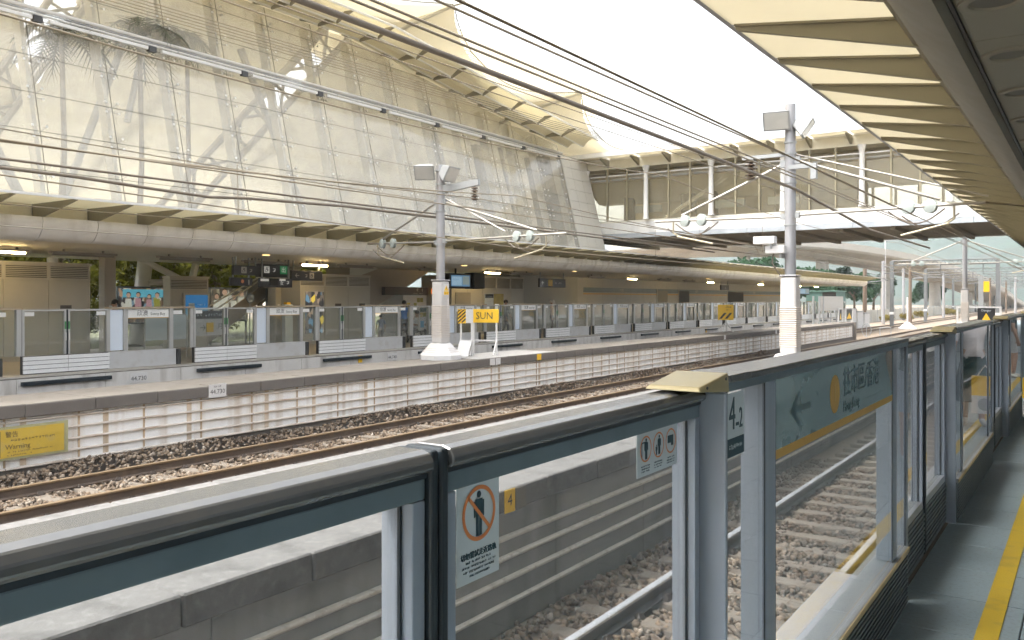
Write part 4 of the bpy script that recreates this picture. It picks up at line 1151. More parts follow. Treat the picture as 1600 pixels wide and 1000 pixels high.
def monitor(y0, y1, z0, z1, label, x=-22.5):
    t = thing('hanging_monitor', label, 'monitor', (x, (y0 + y1) / 2, 3.02), 'monitors hung over the far platform')
    b = MB(); b.box(x - .5, x, y0, y1, z0, z1); b.build('housing', louv_m, t, bevel=.02)
    b = MB(); b.box(x + .0005, x + .006, y0 + .1, y1 - .1, z0 + .08, z1 - .08); b.build('screen', scr_em('monitor blue', (0.07, 0.16, 0.27), 0.2), t)
    b = MB(); b.box(x + .0065, x + .007, y0 + .15, y0 + (y1 - y0) * .55, z0 + .12, z1 - .14); b.build('text_block', scr_em('monitor pale', (0.18, 0.28, 0.36), 0.25), t)
    b = MB(); b.box(x + .0065, x + .007, y0 + (y1 - y0) * .6, y1 - .14, z0 + .16, z1 - .12); b.build('picture_block', scr_em('monitor grey', (0.15, 0.19, 0.18), 0.2), t)
    scribble((x + .0075, y0 + .2, (z0 + z1) / 2 + .05), 'y', (y1 - y0) * .3, .1, 5, scr_em('monitor mid', (0.1, 0.18, 0.28), .2), t)
    b = MB(); b.box(x - .3, x - .24, (y0 + y1) / 2 - .03, (y0 + y1) / 2 + .03, z1, 3.024); b.build('drop_rod', dark_metal, t)
    return t
monitor(28.1, 29.6, 2.16, 2.80, 'blue information monitor hung left of the SUN sign')
b = MB(); b.box(-22.95, -22.4, 29.7, 30.5, 2.15, 2.85); tag(b.build('speaker_box', louv_m, bevel=.03), 'dark equipment box hung beside the blue information monitor', 'box')
monitor(80.3, 83.5, 2.1, 2.75, 'tiny blue information monitor far down the far platform')
warm_lamp = M('lit fluorescent tube', (1, 0.85, 0.5), 0.4, emit=((1.0, 0.72, 0.32), 26.0))
dead_lamp = M('unlit tube housing', (0.30, 0.27, 0.23), 0.5)
LIT = [10.2, 20.55, 31.2, 45.4, 57.9, 69, 80, 86]
def strip(y, lit, label, L=.62):
    t = thing('strip_light', label, 'strip light', (-22.5, y, 3.02), 'strip lights under the far canopy')
    b = MB(); b.box(-22.6, -22.4, y - L, y + L, 2.90, 2.955); b.build('housing', dead_lamp, t)
    for s in (-1, 1):
        b = MB(); b.box(-22.53, -22.47, y + s * L * .6 - .02, y + s * L * .6 + .02, 2.955, 3.024); b.build('hanger', dead_lamp, t)
    b = MB(); b.tube([(-22.5, y - L + .05, 2.872), (-22.5, y + L - .05, 2.872)], .028, 10); b.build('tube', warm_lamp if lit else dead_lamp, t)
for i, y in enumerate(LIT): strip(y, True, f'{ORD[i]} glowing warm strip light from the left under the far canopy')
for i, y in enumerate((12.3, 15.4, 18.4, 22.6, 27.0, 33.5, 41, 50, 54)): strip(y, False, f'{ORD[i]} unlit strip light from the left under the far canopy', .9)
for i, y in enumerate((16.7, 26.4, 35, 52, 63)):
    o = MB().lathe([(.10, 0), (.12, .02)], (-20.4, y, 3.0), 16).build('soffit_spotlight', M('amber spot', (0.8, 0.5, 0.2), 0.4, emit=((1, .65, .25), .6)))
    tag(o, f'{ORD[i]} small amber spotlight from the left in the far canopy soffit', 'spotlight', 'amber spots in the far soffit')
# white info board and seats
t = thing('route_board', 'low white direction board with a right arrow behind the far screen doors', 'sign', (-21.5, 15.5, 0))
b = MB(); b.box(-21.55, -21.5, 14.9, 16.2, .62, 1.10); b.build('board', white_paint, t); b = MB(); b.box(-21.499, -21.495, 14.9, 16.2, 1.12, 1.34); b.build('heading', ink_black, t)
b = MB(); b.box(-21.56, -21.5, 14.9, 16.2, 1.105, 1.345); b.build('heading_board', grey_metal, t)
text('↑ →', .26, (-21.4945, 15.15, .85), **SIDE, mat=ink_black, parent=t, name='marking'); text('月台', .2, (-21.4945, 16.0, .88), **SIDE, mat=ink_black, parent=t, name='marking')
b = MB(); b.box(-21.499, -21.49, 15.42, 15.66, .72, 1.0); b.build('yellow_symbol', sign_yellow, t); scribble((-21.4945, 15.0, 1.23), 'y', 1.1, .09, 12, sign_white, t)
for y in (14.95, 16.1):
    b = MB(); b.box(-21.54, -21.51, y, y + .05, .001, .62); b.build('leg', grey_metal, t)
t = thing('glass_barrier', 'pale glass barrier with rounded rail behind the far screen doors', 'barrier', (-21.4, 14, 0))
b = MB(); b.box(-21.42, -21.40, 13.4, 14.7, .55, 1.25); b.build('panel', sign_white, t); b = MB(); b.tube([(-21.41, 13.4, .001), (-21.41, 13.4, 1.2), (-21.41, 13.46, 1.27), (-21.41, 14.64, 1.27), (-21.41, 14.7, 1.2), (-21.41, 14.7, .001)], .025, 6); b.build('rail', psd_m, t)
t = thing('round_sign', 'round dark sign on a pole before the commuters advertisement', 'sign', (-24.5, 19.6, 0))
b = MB(); b.lathe([(.17, 0), (.17, .03)], (-24.5, 19.35, 1.72), 24, axis='x'); b.build('disc', M('sign slate', (0.12, 0.15, 0.19), 0.5), t); b = MB(); b.tube([(-24.51, 19.35, .001), (-24.51, 19.35, 1.6)], .02, 6); b.build('pole', grey_metal, t)
for k in range(3): scribble((-24.465, 19.25, 1.76 - k * .045), 'y', .2, .03, 6, sign_white, t)
t = thing('ticket_post', 'small white ticket machine post with a yellow top near the stair', 'post', (-24.2, 21.0, 0))
b = MB(); b.box(-24.3, -24.1, 20.6, 20.95, .001, 1.5); b.build('body', sign_white, t, bevel=.02); b = MB(); b.box(-24.28, -24.12, 20.68, 20.86, 1.501, 1.58); b.build('cap', sign_yellow, t)

# ================================================================ GLAZED STATION HALL
hall = thing('station_hall', 'leaning glazed station hall under a tensioned cream fabric roof', 'building', (-22, 20, 3.8))
def wx(z): return -(19.5 + .25 * (z - 4.1))        # the glass leans back
ZT_S = [(-20, 11.0), (16.3, 10.75), (20.7, 10.7), (26, 9.9), (33.5, 8.94), (36.4, 8.56), (50, 7.5)]
def zt(y): return float(np.interp(y, [a for a, _ in ZT_S], [c for _, c in ZT_S]))
rows = [3.70, 4.62, 5.54, 6.45, 7.36, 8.28, 9.20, 10.12, 11.04]
cols = [9.84 + 1.85 * k for k in range(-4, 14)]
NX = Vector((1, 0, .25)).normalized()
def wp(y, z, d=0.0):
    p = Vector((wx(z), y, z)) + NX * d
    return p
g_ = .007
for i in range(len(cols) - 1):
    for j in range(len(rows) - 1):
        ya, yb = cols[i] + g_, cols[i + 1] - g_
        za = rows[j] + g_
        if za > min(zt(ya), zt(yb)) - .1: continue
        zb0, zb1 = min(rows[j + 1] - g_, zt(ya)), min(rows[j + 1] - g_, zt(yb))
        tl = random.uniform(-.006, .006)
        b = MB()
        b.hexa([wp(ya, za, -.012), wp(ya, za, tl), wp(yb, za, 0), wp(yb, za, -.012), wp(ya, zb0, -.012), wp(ya, zb0, 0), wp(yb, zb1, -tl), wp(yb, zb1, -.012)])
        b.build('glass_pane', glass_wall, hall)
seal = M('dark glazing seal', (0.11, 0.10, 0.075), 0.7)
for i, y in enumerate(cols):
    t_ = zt(y)
    b = MB(); b.hexa([wp(y - .005, 3.7, -.014), wp(y + .005, 3.7, -.014), wp(y + .005, 3.7, .004), wp(y - .005, 3.7, .004), wp(y - .005, t_, -.014), wp(y + .005, t_, -.014), wp(y + .005, t_, .004), wp(y - .005, t_, .004)])
    m_ = b.build('glazing_joint', seal, hall)
    b = MB(); b.hexa([wp(y - .05, 3.7, -.5), wp(y + .05, 3.7, -.5), wp(y + .05, 3.7, -.2), wp(y - .05, 3.7, -.2), wp(y - .05, t_, -.5), wp(y + .05, t_, -.5), wp(y + .05, t_, -.2), wp(y - .05, t_, -.2)])
    b.build('mullion', mullion_m, hall)
    b = MB()
    for z in rows[1:-1]:
        if z > t_ - .2: continue
        for dy in (-.16, .16):
            for dz in (-.13, .13):
                p0, p1 = wp(y + dy, z + dz, .0), wp(y + dy, z + dz, .02)
                b.tube([p0, p1], .032, 6)
                b.tube([wp(y + dy, z + dz, -.015), wp(y + dy * .2, z, -.2)], .012, 4)
    q = b.build('glass_fixings', steel_white, hall); q['kind'] = 'stuff'
for z in rows[1:-1]:
    y1 = min(cols[-1], next((yy for yy in np.arange(cols[0], cols[-1], .2) if zt(yy) < z + .02), cols[-1]))
    b = MB(); b.hexa([wp(cols[0], z - .004, -.013), wp(y1, z - .004, -.013), wp(y1, z - .004, .003), wp(cols[0], z - .004, .003), wp(cols[0], z + .004, -.013), wp(y1, z + .004, -.013), wp(y1, z + .004, .003), wp(cols[0], z + .004, .003)])
    b.build('glazing_joint', seal, hall)
# maintenance rail with light tubes in front of the glass
for dz, r, mt in ((0, .045, steel_white), (-.13, .03, steel_white), (-.07, .018, grey_metal)):
    b = MB(); b.tube([(wx(8.45) + .35, 3, 8.45 + dz), (wx(8.45) + .35, 33.6, 8.45 + dz)], r, 8, ); b.build('maintenance_rail', mt, hall, smooth='auto')
for i in range(10):
    y = 4.4 + i * 2.9
    b = MB(); b.box(wx(8.2) + .32, wx(8.2) + .40, y, y + 2.5, 8.16, 8.24); b.build('light_batten', steel_white, hall)
    b = MB(); b.box(wx(8.2) + .30, wx(8.2) + .42, y + 2.52, y + 2.72, 8.12, 8.26); b.build('batten_end', dark_metal, hall)
    b = MB(); b.box(wx(8.3) - .0, wx(8.3) + .34, y + .5, y + .54, 8.30, 8.34); b.build('rail_bracket', grey_metal, hall)
# three stepped louvre strips under the roof edge
def strip_edge(k):      # (offset out from the glass top, rise)
    return [(0.0, .0), (.85, -.34), (1.68, -.40), (2.45, -.20)][k]
ysr = [2 + 1.85 * k - .02 for k in range(18)]
lip = M_trans('pale strip lip', (0.90, 0.88, 0.80), 0.6)
for k in range(3):
    o0, r0 = strip_edge(k); o1, r1 = strip_edge(k + 1)
    for i in range(len(ysr) - 1):
        ya, yb = ysr[i] + .01, ysr[i + 1] - .01
        if yb > 36.5 - k * 1.0: continue
        b = MB()
        prev = None
        for s in range(6):
            u = s / 5
            off = o0 + .05 + (o1 - o0 - .05) * u; rise = r0 + .06 + (r1 - r0 + .02) * u + .20 * math.sin(u * math.pi) * (1 - .4 * u)
            cur = [(wx(zt(ya)) + off, ya, zt(ya) + rise), (wx(zt(yb)) + off, yb, zt(yb) + rise)]
            if prev: b.hexa([prev[0], cur[0], cur[1], prev[1]] + [(x, y, z + .02) for x, y, z in (prev[0], cur[0], cur[1], prev[1])])
            prev = cur
        b.build('eave_strip', strip_m, hall)
        # fin under the strip
        xa = wx(zt(ya)); za = zt(ya)
        b = MB(); b.prism([(xa + o0 + .02, ya, za + r0 - .02), (xa + (o0 + o1) / 2, ya, za + (r0 + r1) / 2 + .02), (xa + o1 - .03, ya, za + r1 + .03), (xa + o1 - .02, ya, za + r1 + .07), (xa + (o0 + o1) / 2, ya, za + (r0 + r1) / 2 + .19), (xa + o0 + .02, ya, za + r0 + .06)], (0, .05, 0))
        b.build('eave_fin', olive_fin, hall)
        b = MB(); b.tube([(wx(zt(ya)) + o1, ya - .01, zt(ya) + r1 + .06), (wx(zt(yb)) + o1, yb + .01, zt(yb) + r1 + .06)], .04, 6); b.build('strip_lip', lip, hall)
# fabric roof: catenary edge between mast tips, falling along the line
tips = [(-19, 5.0, 15.0), (-19, 14.6, 13.6), (-19, 24.0, 12.32), (-19, 33.2, 11.0), (-19, 42.8, 9.96)]
def fabric_edge(t0, t1, u):
    """front edge: drops steeply from the tip, then sweeps in a shallow curve up to the next one"""
    t0, t1 = Vector(t0), Vector(t1)
    if u < .12: return t0 + Vector((0, .75, -1.6)) * (u / .12) + Vector((-.12, -.1, 0)) * math.sin(u / .12 * math.pi)
    w = (u - .12) / .88
    p = (t0 + Vector((0, .75, -1.6))).lerp(t1, w)
    return p + Vector((-.9, 0, -.55)) * math.sin(w * math.pi)
def fabric(t0, t1, nm='roof_fabric'):
    b = MB(); nu, nv = 25, 8
    vs = []
    for i in range(nu + 1):
        u = i / nu
        e = fabric_edge(t0, t1, u)
        ridge = max(zt(e.y) + 2.6, 8.6)
        for j in range(nv + 1):
            v = j / nv
            vs.append(Vector((e.x - 9 * v, e.y, e.z + (ridge - e.z) * v - .35 * math.sin(v * math.pi))))
    fs = [(i * (nv + 1) + j, (i + 1) * (nv + 1) + j, (i + 1) * (nv + 1) + j + 1, i * (nv + 1) + j + 1) for i in range(nu) for j in range(nv)]
    b.add(vs, fs)
    b.build(nm, membrane_m, hall, smooth=True)
    b = MB(); pts = []
    for i in range(nu + 1):
        u = i / nu; e = fabric_edge(t0, t1, u)
        pts.append(e + Vector((.22, .12, .16)) * math.sin(u * math.pi) ** .5)
    b.tube(pts, .02, 5)
    for i in range(1, nu * 3):
        u = i / (nu * 3)
        a = fabric_edge(t0, t1, u) + Vector((.22, .12, .16)) * math.sin(u * math.pi) ** .5
        b.tube([a, fabric_edge(t0, t1, max(0, u - .01))], .012, 4, cap=False); b.ball(a, .03, 5, 4)
    q = b.build('edge_cable_lacing', olive_fin, hall); q['kind'] = 'stuff'
for i in range(4): fabric(tips[i], tips[i + 1])
for x, y, z in tips:
    b = MB(); b.tube([(x + .35, y, z + .05), (x - 2, y - .1, z - .35), (x - 8, y, zt(y) + .5)], [.05, .09, .12], 8); b.box(x - .1, x + .45, y - .09, y + .09, z - .02, z + .12); b.build('tip_strut', steel_grey, hall, smooth='auto')
# roof behind
# inner fabric sheets with gaps along the trusses
def xi(z): return -(22.2 + (12.5 - z) * .53)          # the fabric slopes down and back from the eave
def sheet(poly, nm='inner_fabric'):
    b = MB(); b.prism([(xi(z), y, z) for y, z in poly], (-.01, 0, 0)); return b.build(nm, membrane_in, hall)
sheet([(3, 3.6), (11.2, 3.6), (11.92, 7.61), (11.36, 8.32), (11.3, 9.89), (11.2, 13), (3, 13)])
sheet([(11.2, 3.6), (18.8, 3.6), (19.59, 8.54), (20.16, 9.5), (20.7, 10.24), (21.56, 11.6), (21.3, 13), (12.9, 13), (12.72, 10.27), (12.47, 9.06), (12.2, 7.87), (11.92, 7.61)])
sheet([(18.8, 3.6), (23.3, 3.6), (24.03, 3.87), (31.57, 6.5), (41, 9.47), (41, 13), (21.3, 13), (21.56, 11.6), (22.48, 11.57), (21.67, 10.12), (21.07, 9.46), (20.2, 8.43), (19.59, 8.54)])
b = MB(); b.box(-27.5, -27.4, 22, 46, 3.91, 9.4); b.build('rear_partition', M('hall rear wall', (0.52, 0.49, 0.42), 0.7), hall)
b = MB(); b.box(-27.6, -20.0, 2, 44, 3.805, 3.9); b.build('concourse_floor', M('concourse floor', (0.32, 0.30, 0.26), 0.4), hall)
# lattice trusses in the gaps
def truss(p, q, w, x, r1=.09, r2=.05, n=9):
    b = MB(); p, q = Vector((xi(p[1]) + x, *p)), Vector((xi(q[1]) + x, *q)); d = (q - p).normalized(); nrm = Vector((0, -d.z, d.y)) * w / 2
    for s in (-1, 1): b.tube([p + nrm * s, q + nrm * s], r1, 8)
    prev = p + nrm
    for i in range(1, n + 1):
        s = 1 if i % 2 == 0 else -1
        cur = p.lerp(q, i / n) + nrm * s
        b.tube([prev, cur], r2, 6); prev = cur
    for i in range(n):
        c = p.lerp(q, (i + .5) / n); b.tube([c + nrm, c - nrm], r2, 6)
    b.build('lattice_truss', steel_grey, hall, smooth='auto')
truss((17.0, 4.2), (22.2, 12.2), 1.0, .25, .12, .06)
truss((10.4, 5.2), (12.9, 11.4), .9, .25, .10, .05)
# tubular V struts
for a, c, r in (((12.96, 8.8), (11.15, 3.9), .10), ((16.7, 9.4), (19.6, 3.9), .12), ((9.6, 5.4), (10.4, 3.9), .12), ((13.9, 10.6), (13.0, 6.5), .09), ((21.2, 9.6), (23.3, 3.9), .10), ((25.5, 9.4), (28, 4.2), .10), ((30.5, 8.4), (32.4, 4.0), .10)):
    b = MB(); b.tube([(-21.6, *a), (-21.6, *c)], r, 10); b.build('tube_strut', steel_white, hall, smooth='auto')
for a, c in (((16.3, 8.9), (12.9, 4.0)), ((21.3, 8.3), (17.9, 4.2)), ((27.1, 8.8), (23.3, 4.6)), ((32, 8.6), (28, 5.0)), ((13.0, 9.6), (10.0, 5.2))):
    b = MB(); b.tube([(xi(a[1]) - .35, *a), (xi(c[1]) - .35, *c)], .14, 8); b.build('bracing_tube', steel_grey, hall, smooth='auto')
# dark interior columns at the right-hand end
for y in (26.5, 29.5, 32.2, 34.6):
    b = MB(); b.hexa([(-21.3, y, 3.9), (-21.0, y, 3.9), (-21.0, y + .35, 3.9), (-21.3, y + .35, 3.9), (-22.3, y - .2, 8.4), (-22.0, y - .2, 8.4), (-22.0, y + .15, 8.4), (-22.3, y + .15, 8.4)]); b.build('inner_column', M('inner column', (0.42, 0.40, 0.34), 0.6), hall)
# tiled end pier
tile_p = M('pier tile', (0.58, 0.555, 0.49), 0.5, 0, 0.05, 2)
pc = M('pier grout', (0.24, 0.22, 0.18), 0.8)
b = MB(); b.hexa([(-21.4, 33.93, 3.5), (wx(3.5) - .03, 33.93, 3.5), (wx(3.5) - .03, 36.4, 3.5), (-21.4, 36.4, 3.5), (-22.6, 33.93, 8.5), (wx(8.5) - .03, 33.93, 8.5), (wx(8.5) - .03, 36.4, 8.5), (-22.6, 36.4, 8.5)]); b.build('pier_core', pc, hall)
for j in range(9):
    z0, z1 = 3.6 + j * .54, 3.6 + (j + 1) * .54 - .014
    for i in range(3):
        ya, yb = 33.94 + i * .82, 33.94 + (i + 1) * .82 - .012
        b = MB(); b.hexa([wp(ya, z0, -.03), wp(ya, z0, .02), wp(yb, z0, .02), wp(yb, z0, -.03), wp(ya, z1, -.03), wp(ya, z1, .02), wp(yb, z1, .02), wp(yb, z1, -.03)]); b.build('pier_tile', tile_p, hall)

# palms inside the hall
leaf_palm = M('palm frond', (0.09, 0.10, 0.06), 0.6, 0, 0.3, 4)
trunk_m = M('palm trunk', (0.50, 0.45, 0.37), 0.9, 0, 0.2, 6, bump=0.4, bscale=20)
def palm(y, z, x, label, n=13, L=1.5, seed=1):
    rd = random.Random(seed)
    t = thing('palm_tree', label, 'palm tree', (x, y, 3.905), 'palms behind the glass of the hall')
    b = MB(); b.tube([(x, y, 3.906), (x + .05, y + .04, 5.5), (x, y, z)], [.09, .07, .06], 10); b.build('trunk', trunk_m, t, smooth='auto')
    b = MB()
    for k in range(n):
        a = 2 * math.pi * k / n + rd.uniform(-.2, .2); el = rd.uniform(.1, 1.0); Lk = L * rd.uniform(.8, 1.15)
        d = Vector((math.cos(a), math.sin(a), 0)); prev = Vector((x, y, z))
        pts = []
        for s in range(9):
            u = s / 8
            pts.append(Vector((x, y, z)) + d * Lk * u * (1 - .15 * u) + Vector((0, 0, el * Lk * u * .9 - .95 * Lk * u * u)))
        side = d.cross(Vector((0, 0, 1)))
        for s in range(1, 9):
            for q in range(2):
                c = pts[s - 1].lerp(pts[s], q / 2)
                w = .42 * Lk * math.sin(math.pi * min(1, .15 + .82 * (s + q / 2) / 9)) 
                for sg in (-1, 1):
                    tip = c + side * sg * w + (pts[s] - pts[s - 1]) * 2.0 + Vector((0, 0, -.12 * w))
                    wv = (pts[s] - pts[s - 1]).normalized() * .03
                    b.add([c - wv, c + wv, tip], [(0, 1, 2)])
        b.tube(pts, [.02] * 8 + [.006], 4)
    b.build('crown', leaf_palm, t)
palm(11.1, 8.3, -21.35, 'palm crown behind the upper left glass panes, leftmost', seed=2)
palm(13.3, 8.9, -21.5, 'palm crown behind the glass with a pale trunk below it', seed=5)
palm(14.9, 9.35, -21.7, 'smaller palm crown behind the glass, rightmost of three', n=9, L=1.1, seed=9)

# ================================================================ FOOTBRIDGE
br = thing('footbridge', 'enclosed glazed footbridge crossing over the tracks at the right', 'footbridge', (-10, 40, 4.6))
YB, YE = 36.5, 45.0
XA, XB = -21.3, 6.0
bw_m = M('bridge white panel', (0.72, 0.71, 0.69), 0.5, 0.05, 0.04, 0.8, streak=((0.5, 0.46, 0.4), 0.4, (1.5, 1, 0.3)))
for i in range(12):
    xa = XA + i * 2.2; xb = min(xa + 2.19, XB)
    b = MB(); b.box(xa, xb, YB, YB + .12, 4.84, 5.36); b.build('beam_panel', bw_m, br, bevel=.005, seg=1)
    b = MB(); b.box(xa, xb, YB - .02, YB + .25, 4.62, 4.83); b.build('gutter_panel', M('bridge blue grey', (0.44, 0.47, 0.50), 0.45, 0.3), br, bevel=.005, seg=1)
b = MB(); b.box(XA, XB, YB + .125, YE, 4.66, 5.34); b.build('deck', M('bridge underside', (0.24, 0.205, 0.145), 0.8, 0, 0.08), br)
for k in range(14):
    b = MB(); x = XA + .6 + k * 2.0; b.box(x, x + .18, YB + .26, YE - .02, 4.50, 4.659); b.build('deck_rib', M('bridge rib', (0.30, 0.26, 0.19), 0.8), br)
b = MB(); b.box(XA, XB, YE + .002, YE + .15, 4.62, 5.5); b.build('rear_beam', bw_m, br)
b = MB(); b.box(XA, XB, YB, YB + .10, 5.365, 5.45); b.build('sill', mullion_m, br)
b = MB(); b.box(XA, XB, YB - .02, YB + .14, 7.98, 8.16); b.build('head_beam', M('bridge cream beam', (0.62, 0.58, 0.46), 0.5), br)
b = MB(); b.box(XA, XB, YB + .0, YB + .1, 8.162, 8.418); b.build('clerestory', M('bridge cream beam', (0.62, 0.58, 0.46)), br)
cp = [-20.5 + 3.2 * k for k in range(9)]
for x in cp:
    b = MB(); b.lathe([(.15, 5.46), (.12, 5.6), (.105, 7.6), (.12, 7.75), (.19, 7.97)], (x, YB - .16, 0), 12); b.build('column', steel_white, br, smooth='auto')
for k in range(25):
    x = -20.5 + 3.2 / 3 * k
    if k % 3:
        b = MB(); b.box(x - .035, x + .035, YB - .03, YB + .08, 5.455, 7.975); b.build('mullion', M('bridge mullion', (0.34, 0.30, 0.20), 0.5, 0.3), br)
    b = MB(); b.box(x + .04, x + 3.2 / 3 - .04, YB + .03, YB + .042, 5.455, 7.35); b.build('glass_pane', bridge_glass, br)
    b = MB(); b.box(x + .04, x + 3.2 / 3 - .04, YB + .02, YB + .06, 7.62, 7.68); b.build('transom', steel_white, br)
b = MB()
for k in range(25):
    x = -20.5 + 3.2 / 3 * k
    b2 = MB(); b2.hexa([(x + .06, YB + .3, 7.5), (x + 3.2 / 3 - .02, YB + .3, 7.5), (x + 3.2 / 3 - .02, YB + .34, 7.45), (x + .06, YB + .34, 7.45), (x + .06, YB + .3, 7.54), (x + 3.2 / 3 - .02, YB + .3, 7.54), (x + 3.2 / 3 - .02, YB + .34, 7.5), (x + .06, YB + .34, 7.5)])
    b2.build('rail_bar', steel_white, br)
# roof: rising slab on brackets
b = MB(); b.hexa([(XA - .2, YB - .02, 8.42), (XB, YB - .02, 8.42), (XB, YE + .6, 8.75), (XA - .2, YE + .6, 8.75), (XA - .2, YB - .02, 8.66), (XB, YB - .02, 8.66), (XB, YE + .6, 8.95), (XA - .2, YE + .6, 8.95)]); b.build('roof_slab', M('bridge roof edge', (0.74, 0.72, 0.66), 0.5), br)
b = MB(); b.box(XA - .2, XB, YB - 1.0, YB - .88, 8.44, 8.66); b.build('roof_edge', M('bridge roof edge', (0.74, 0.72, 0.66)), br)
for k in range(17):
    x = XA + .3 + k * 1.6
    b = MB(); b.prism([(x, YB - .85, 8.41), (x, YB - .85, 8.36), (x, YB - .03, 8.05), (x, YB - .03, 8.41)], (.10, 0, 0)); b.build('roof_bracket', olive_fin, br)
    b = MB(); b.box(x + .12, x + 1.58, YB - .875, YB - .025, 8.50, 8.52); b.build('roof_panel', cream_panel, br)
b = MB(); b.box(XA, XB, YB + .15, YE, 8.0, 8.04); b.build('ceiling', M('bridge ceiling', (0.70, 0.65, 0.52), 0.6, 0, 0.05), br)
b = MB(); b.hexa([(XA, YB + 2.6, 6.62), (XB, YB + 2.6, 6.62), (XB, YB + 3.2, 6.6), (XA, YB + 3.2, 6.6), (XA, YB + .8, 7.6), (XB, YB + .8, 7.6), (XB, YB + 1.2, 7.99), (XA, YB + 1.2, 7.99)]); b.build('ceiling_bulkhead', M('bridge bulkhead', (0.78, 0.72, 0.58), 0.6, 0, 0.05), br)
b = MB(); b.box(XA, -9.0, YE - 2.6, YE - 2.5, 5.345, 7.99); b.build('inner_wall', M('bridge inner wall', (0.74, 0.68, 0.55), 0.6), br)
for k in range(14):
    x = -9.0 + k * 1.05
    b = MB(); b.box(x - .06, x + .06, YE - .1, YE, 5.345, 7.99); b.build('rear_mullion', M('bridge mullion', (0.3, 0.27, 0.2)), br)
for (x, w, h) in ((-19.4, .5, 1.0), (-16.2, .7, 1.1), (-14.9, .3, 1.2), (-12.3, .6, 1.0), (-10.6, .35, 1.3), (-8.2, .4, 1.5)):
    b = MB(); b.box(x - w / 2, x + w / 2, YB + 2.2, YB + 2.5, 5.345, 5.345 + h + .7); b.build('inner_pillar', M('bridge pillar', (0.20, 0.18, 0.14), 0.6), br)
for x in (-18.2, -14.0, -11.5):
    b = MB(); b.box(x - .7, x + .7, YB + 1.9, YB + 2.1, 6.0, 6.35); b.build('wall_panel', sign_white, br)
b = MB(); b.tube([(-17.0, YB + .6, 5.4), (-13.2, YB + 1.6, 7.9)], .05, 6); b.tube([(-16.8, YB + .6, 5.4), (-13.0, YB + 1.6, 7.9)], .05, 6); b.build('brace', mullion_m, br)

# ================================================================ MASTS AND OVERHEAD LINE
def flood(b_parent, x, y, z, az, tilt):
    """floodlight head hung off the mast; az turns the face about z, tilt looks down"""
    m = Matrix.Translation((x, y, z)) @ Matrix.Rotation(az, 4, 'Z') @ Matrix.Rotation(tilt, 4, 'X')
    def tr(b):
        b.v = [tuple(m @ Vector(p)) for p in b.v]; return b
    b = MB(); b.hexa([(-.29, 0, -.23), (.29, 0, -.23), (.17, .30, -.13), (-.17, .30, -.13), (-.29, 0, .23), (.29, 0, .23), (.17, .30, .13), (-.17, .30, .13)])
    h = tr(b).build('flood_housing', grey_metal, b_parent, bevel=.01)
    b = MB(); b.box(-.25, .25, -.012, -.002, -.19, .19); tr(b).build('flood_lens', M('flood lens', (0.55, 0.55, 0.52), 0.15, 0.2), h)
    b = MB(); b.box(-.05, .05, .30, .38, -.03, .03); tr(b).build('flood_bracket', grey_metal, h)
def mast(x, y, ztop, label, plate=False, camera=False, zb=0.006, base=True):
    t = thing('catenary_mast', label, 'mast', (x, y, zb), 'catenary masts on the islands')
    b = MB(); b.lathe([(.125, 2.2), (.118, ztop)], (x, y, 0), 12, ); b.build('pole', mast_m, t, smooth='auto')
    b = MB(); b.hexa([(x - .19, y - .19, .45), (x + .19, y - .19, .45), (x + .19, y + .19, .45), (x - .19, y + .19, .45), (x - .18, y - .18, 2.2), (x + .18, y - .18, 2.2), (x + .18, y + .18, 2.2), (x - .18, y + .18, 2.2)]); b.build('sleeve', M('sleeve grey', (0.52, 0.50, 0.48), 0.55, 0.1, 0.08, 3), t, bevel=.05)
    b = MB(); b.box(x - .20, x + .20, y - .20, y + .20, 2.201, 2.24); b.build('sleeve_cap', mast_m, t, bevel=.03)
    for k in range(19):
        z = .62 + k * .048
        b = MB(); b.box(x - .198, x + .198, y - .198, y + .198, z, z + .032); b.build('band', tan_paint, t, bevel=.045, seg=1)
    if base:
        b = MB()
        b.lathe([(.60, 0), (.60, .13), (.30, .45), (.30, .451)], (x, y, zb), 8, rot=R(22.5)); b.build('plinth', white_paint, t)
        for k in range(3):
            b = MB(); b.lathe([(.532 - k * .047, 0), (.522 - k * .047, .012)], (x, y, zb + .215 + k * .05), 8, rot=R(22.5)); b.build('plinth_slot', tan_paint, t)
    if plate:
        b = MB(); b.box(x + .185, x + .194, y - .11, y + .14, 1.80, 2.12); q = b.build('hazard_plate', white_paint, t)
        b = MB(); b.prism([(x + .1945, y - .075, 1.93), (x + .1945, y + .105, 1.93), (x + .1945, y + .015, 2.085)], (.002, 0, 0)); b.build('triangle', sign_yellow, q)
        b = MB(); b.prism([(x + .197, y + .03, 2.04), (x + .197, y - .005, 1.995), (x + .197, y + .015, 1.995), (x + .197, y + .0, 1.945), (x + .197, y + .038, 2.0), (x + .197, y + .018, 2.0)], (.001, 0, 0)); b.build('bolt_symbol', ink_black, q)
        b = MB(); b.box(x + .1945, x + .196, y - .09, y + .12, 1.815, 1.91); b.build('yellow_field', sign_yellow, q)
        scribble((x + .1965, y - .07, 1.865), 'y', .17, .05, 5, ink_black, q)
        b = MB(); b.box(x + .185, x + .192, y + .06, y + .12, 1.15, 1.70); b.build('number_strip', white_paint, t)
    return t
def pipe(b, a, c, r=.03, n=8): b.tube([a, c], r, n)
def insul(b, c, d, n=5, r=.13):
    """stack of glass discs along the unit vector d"""
    d = Vector(d).normalized(); c = Vector(c)
    for i in range(n):
        p = c + d * (i - n / 2 + .5) * .075
        b.tube([p - d * .034, p - d * .012, p - d * .004, p + d * .034], [r * .32, r * .96, r, r * .32], 14)
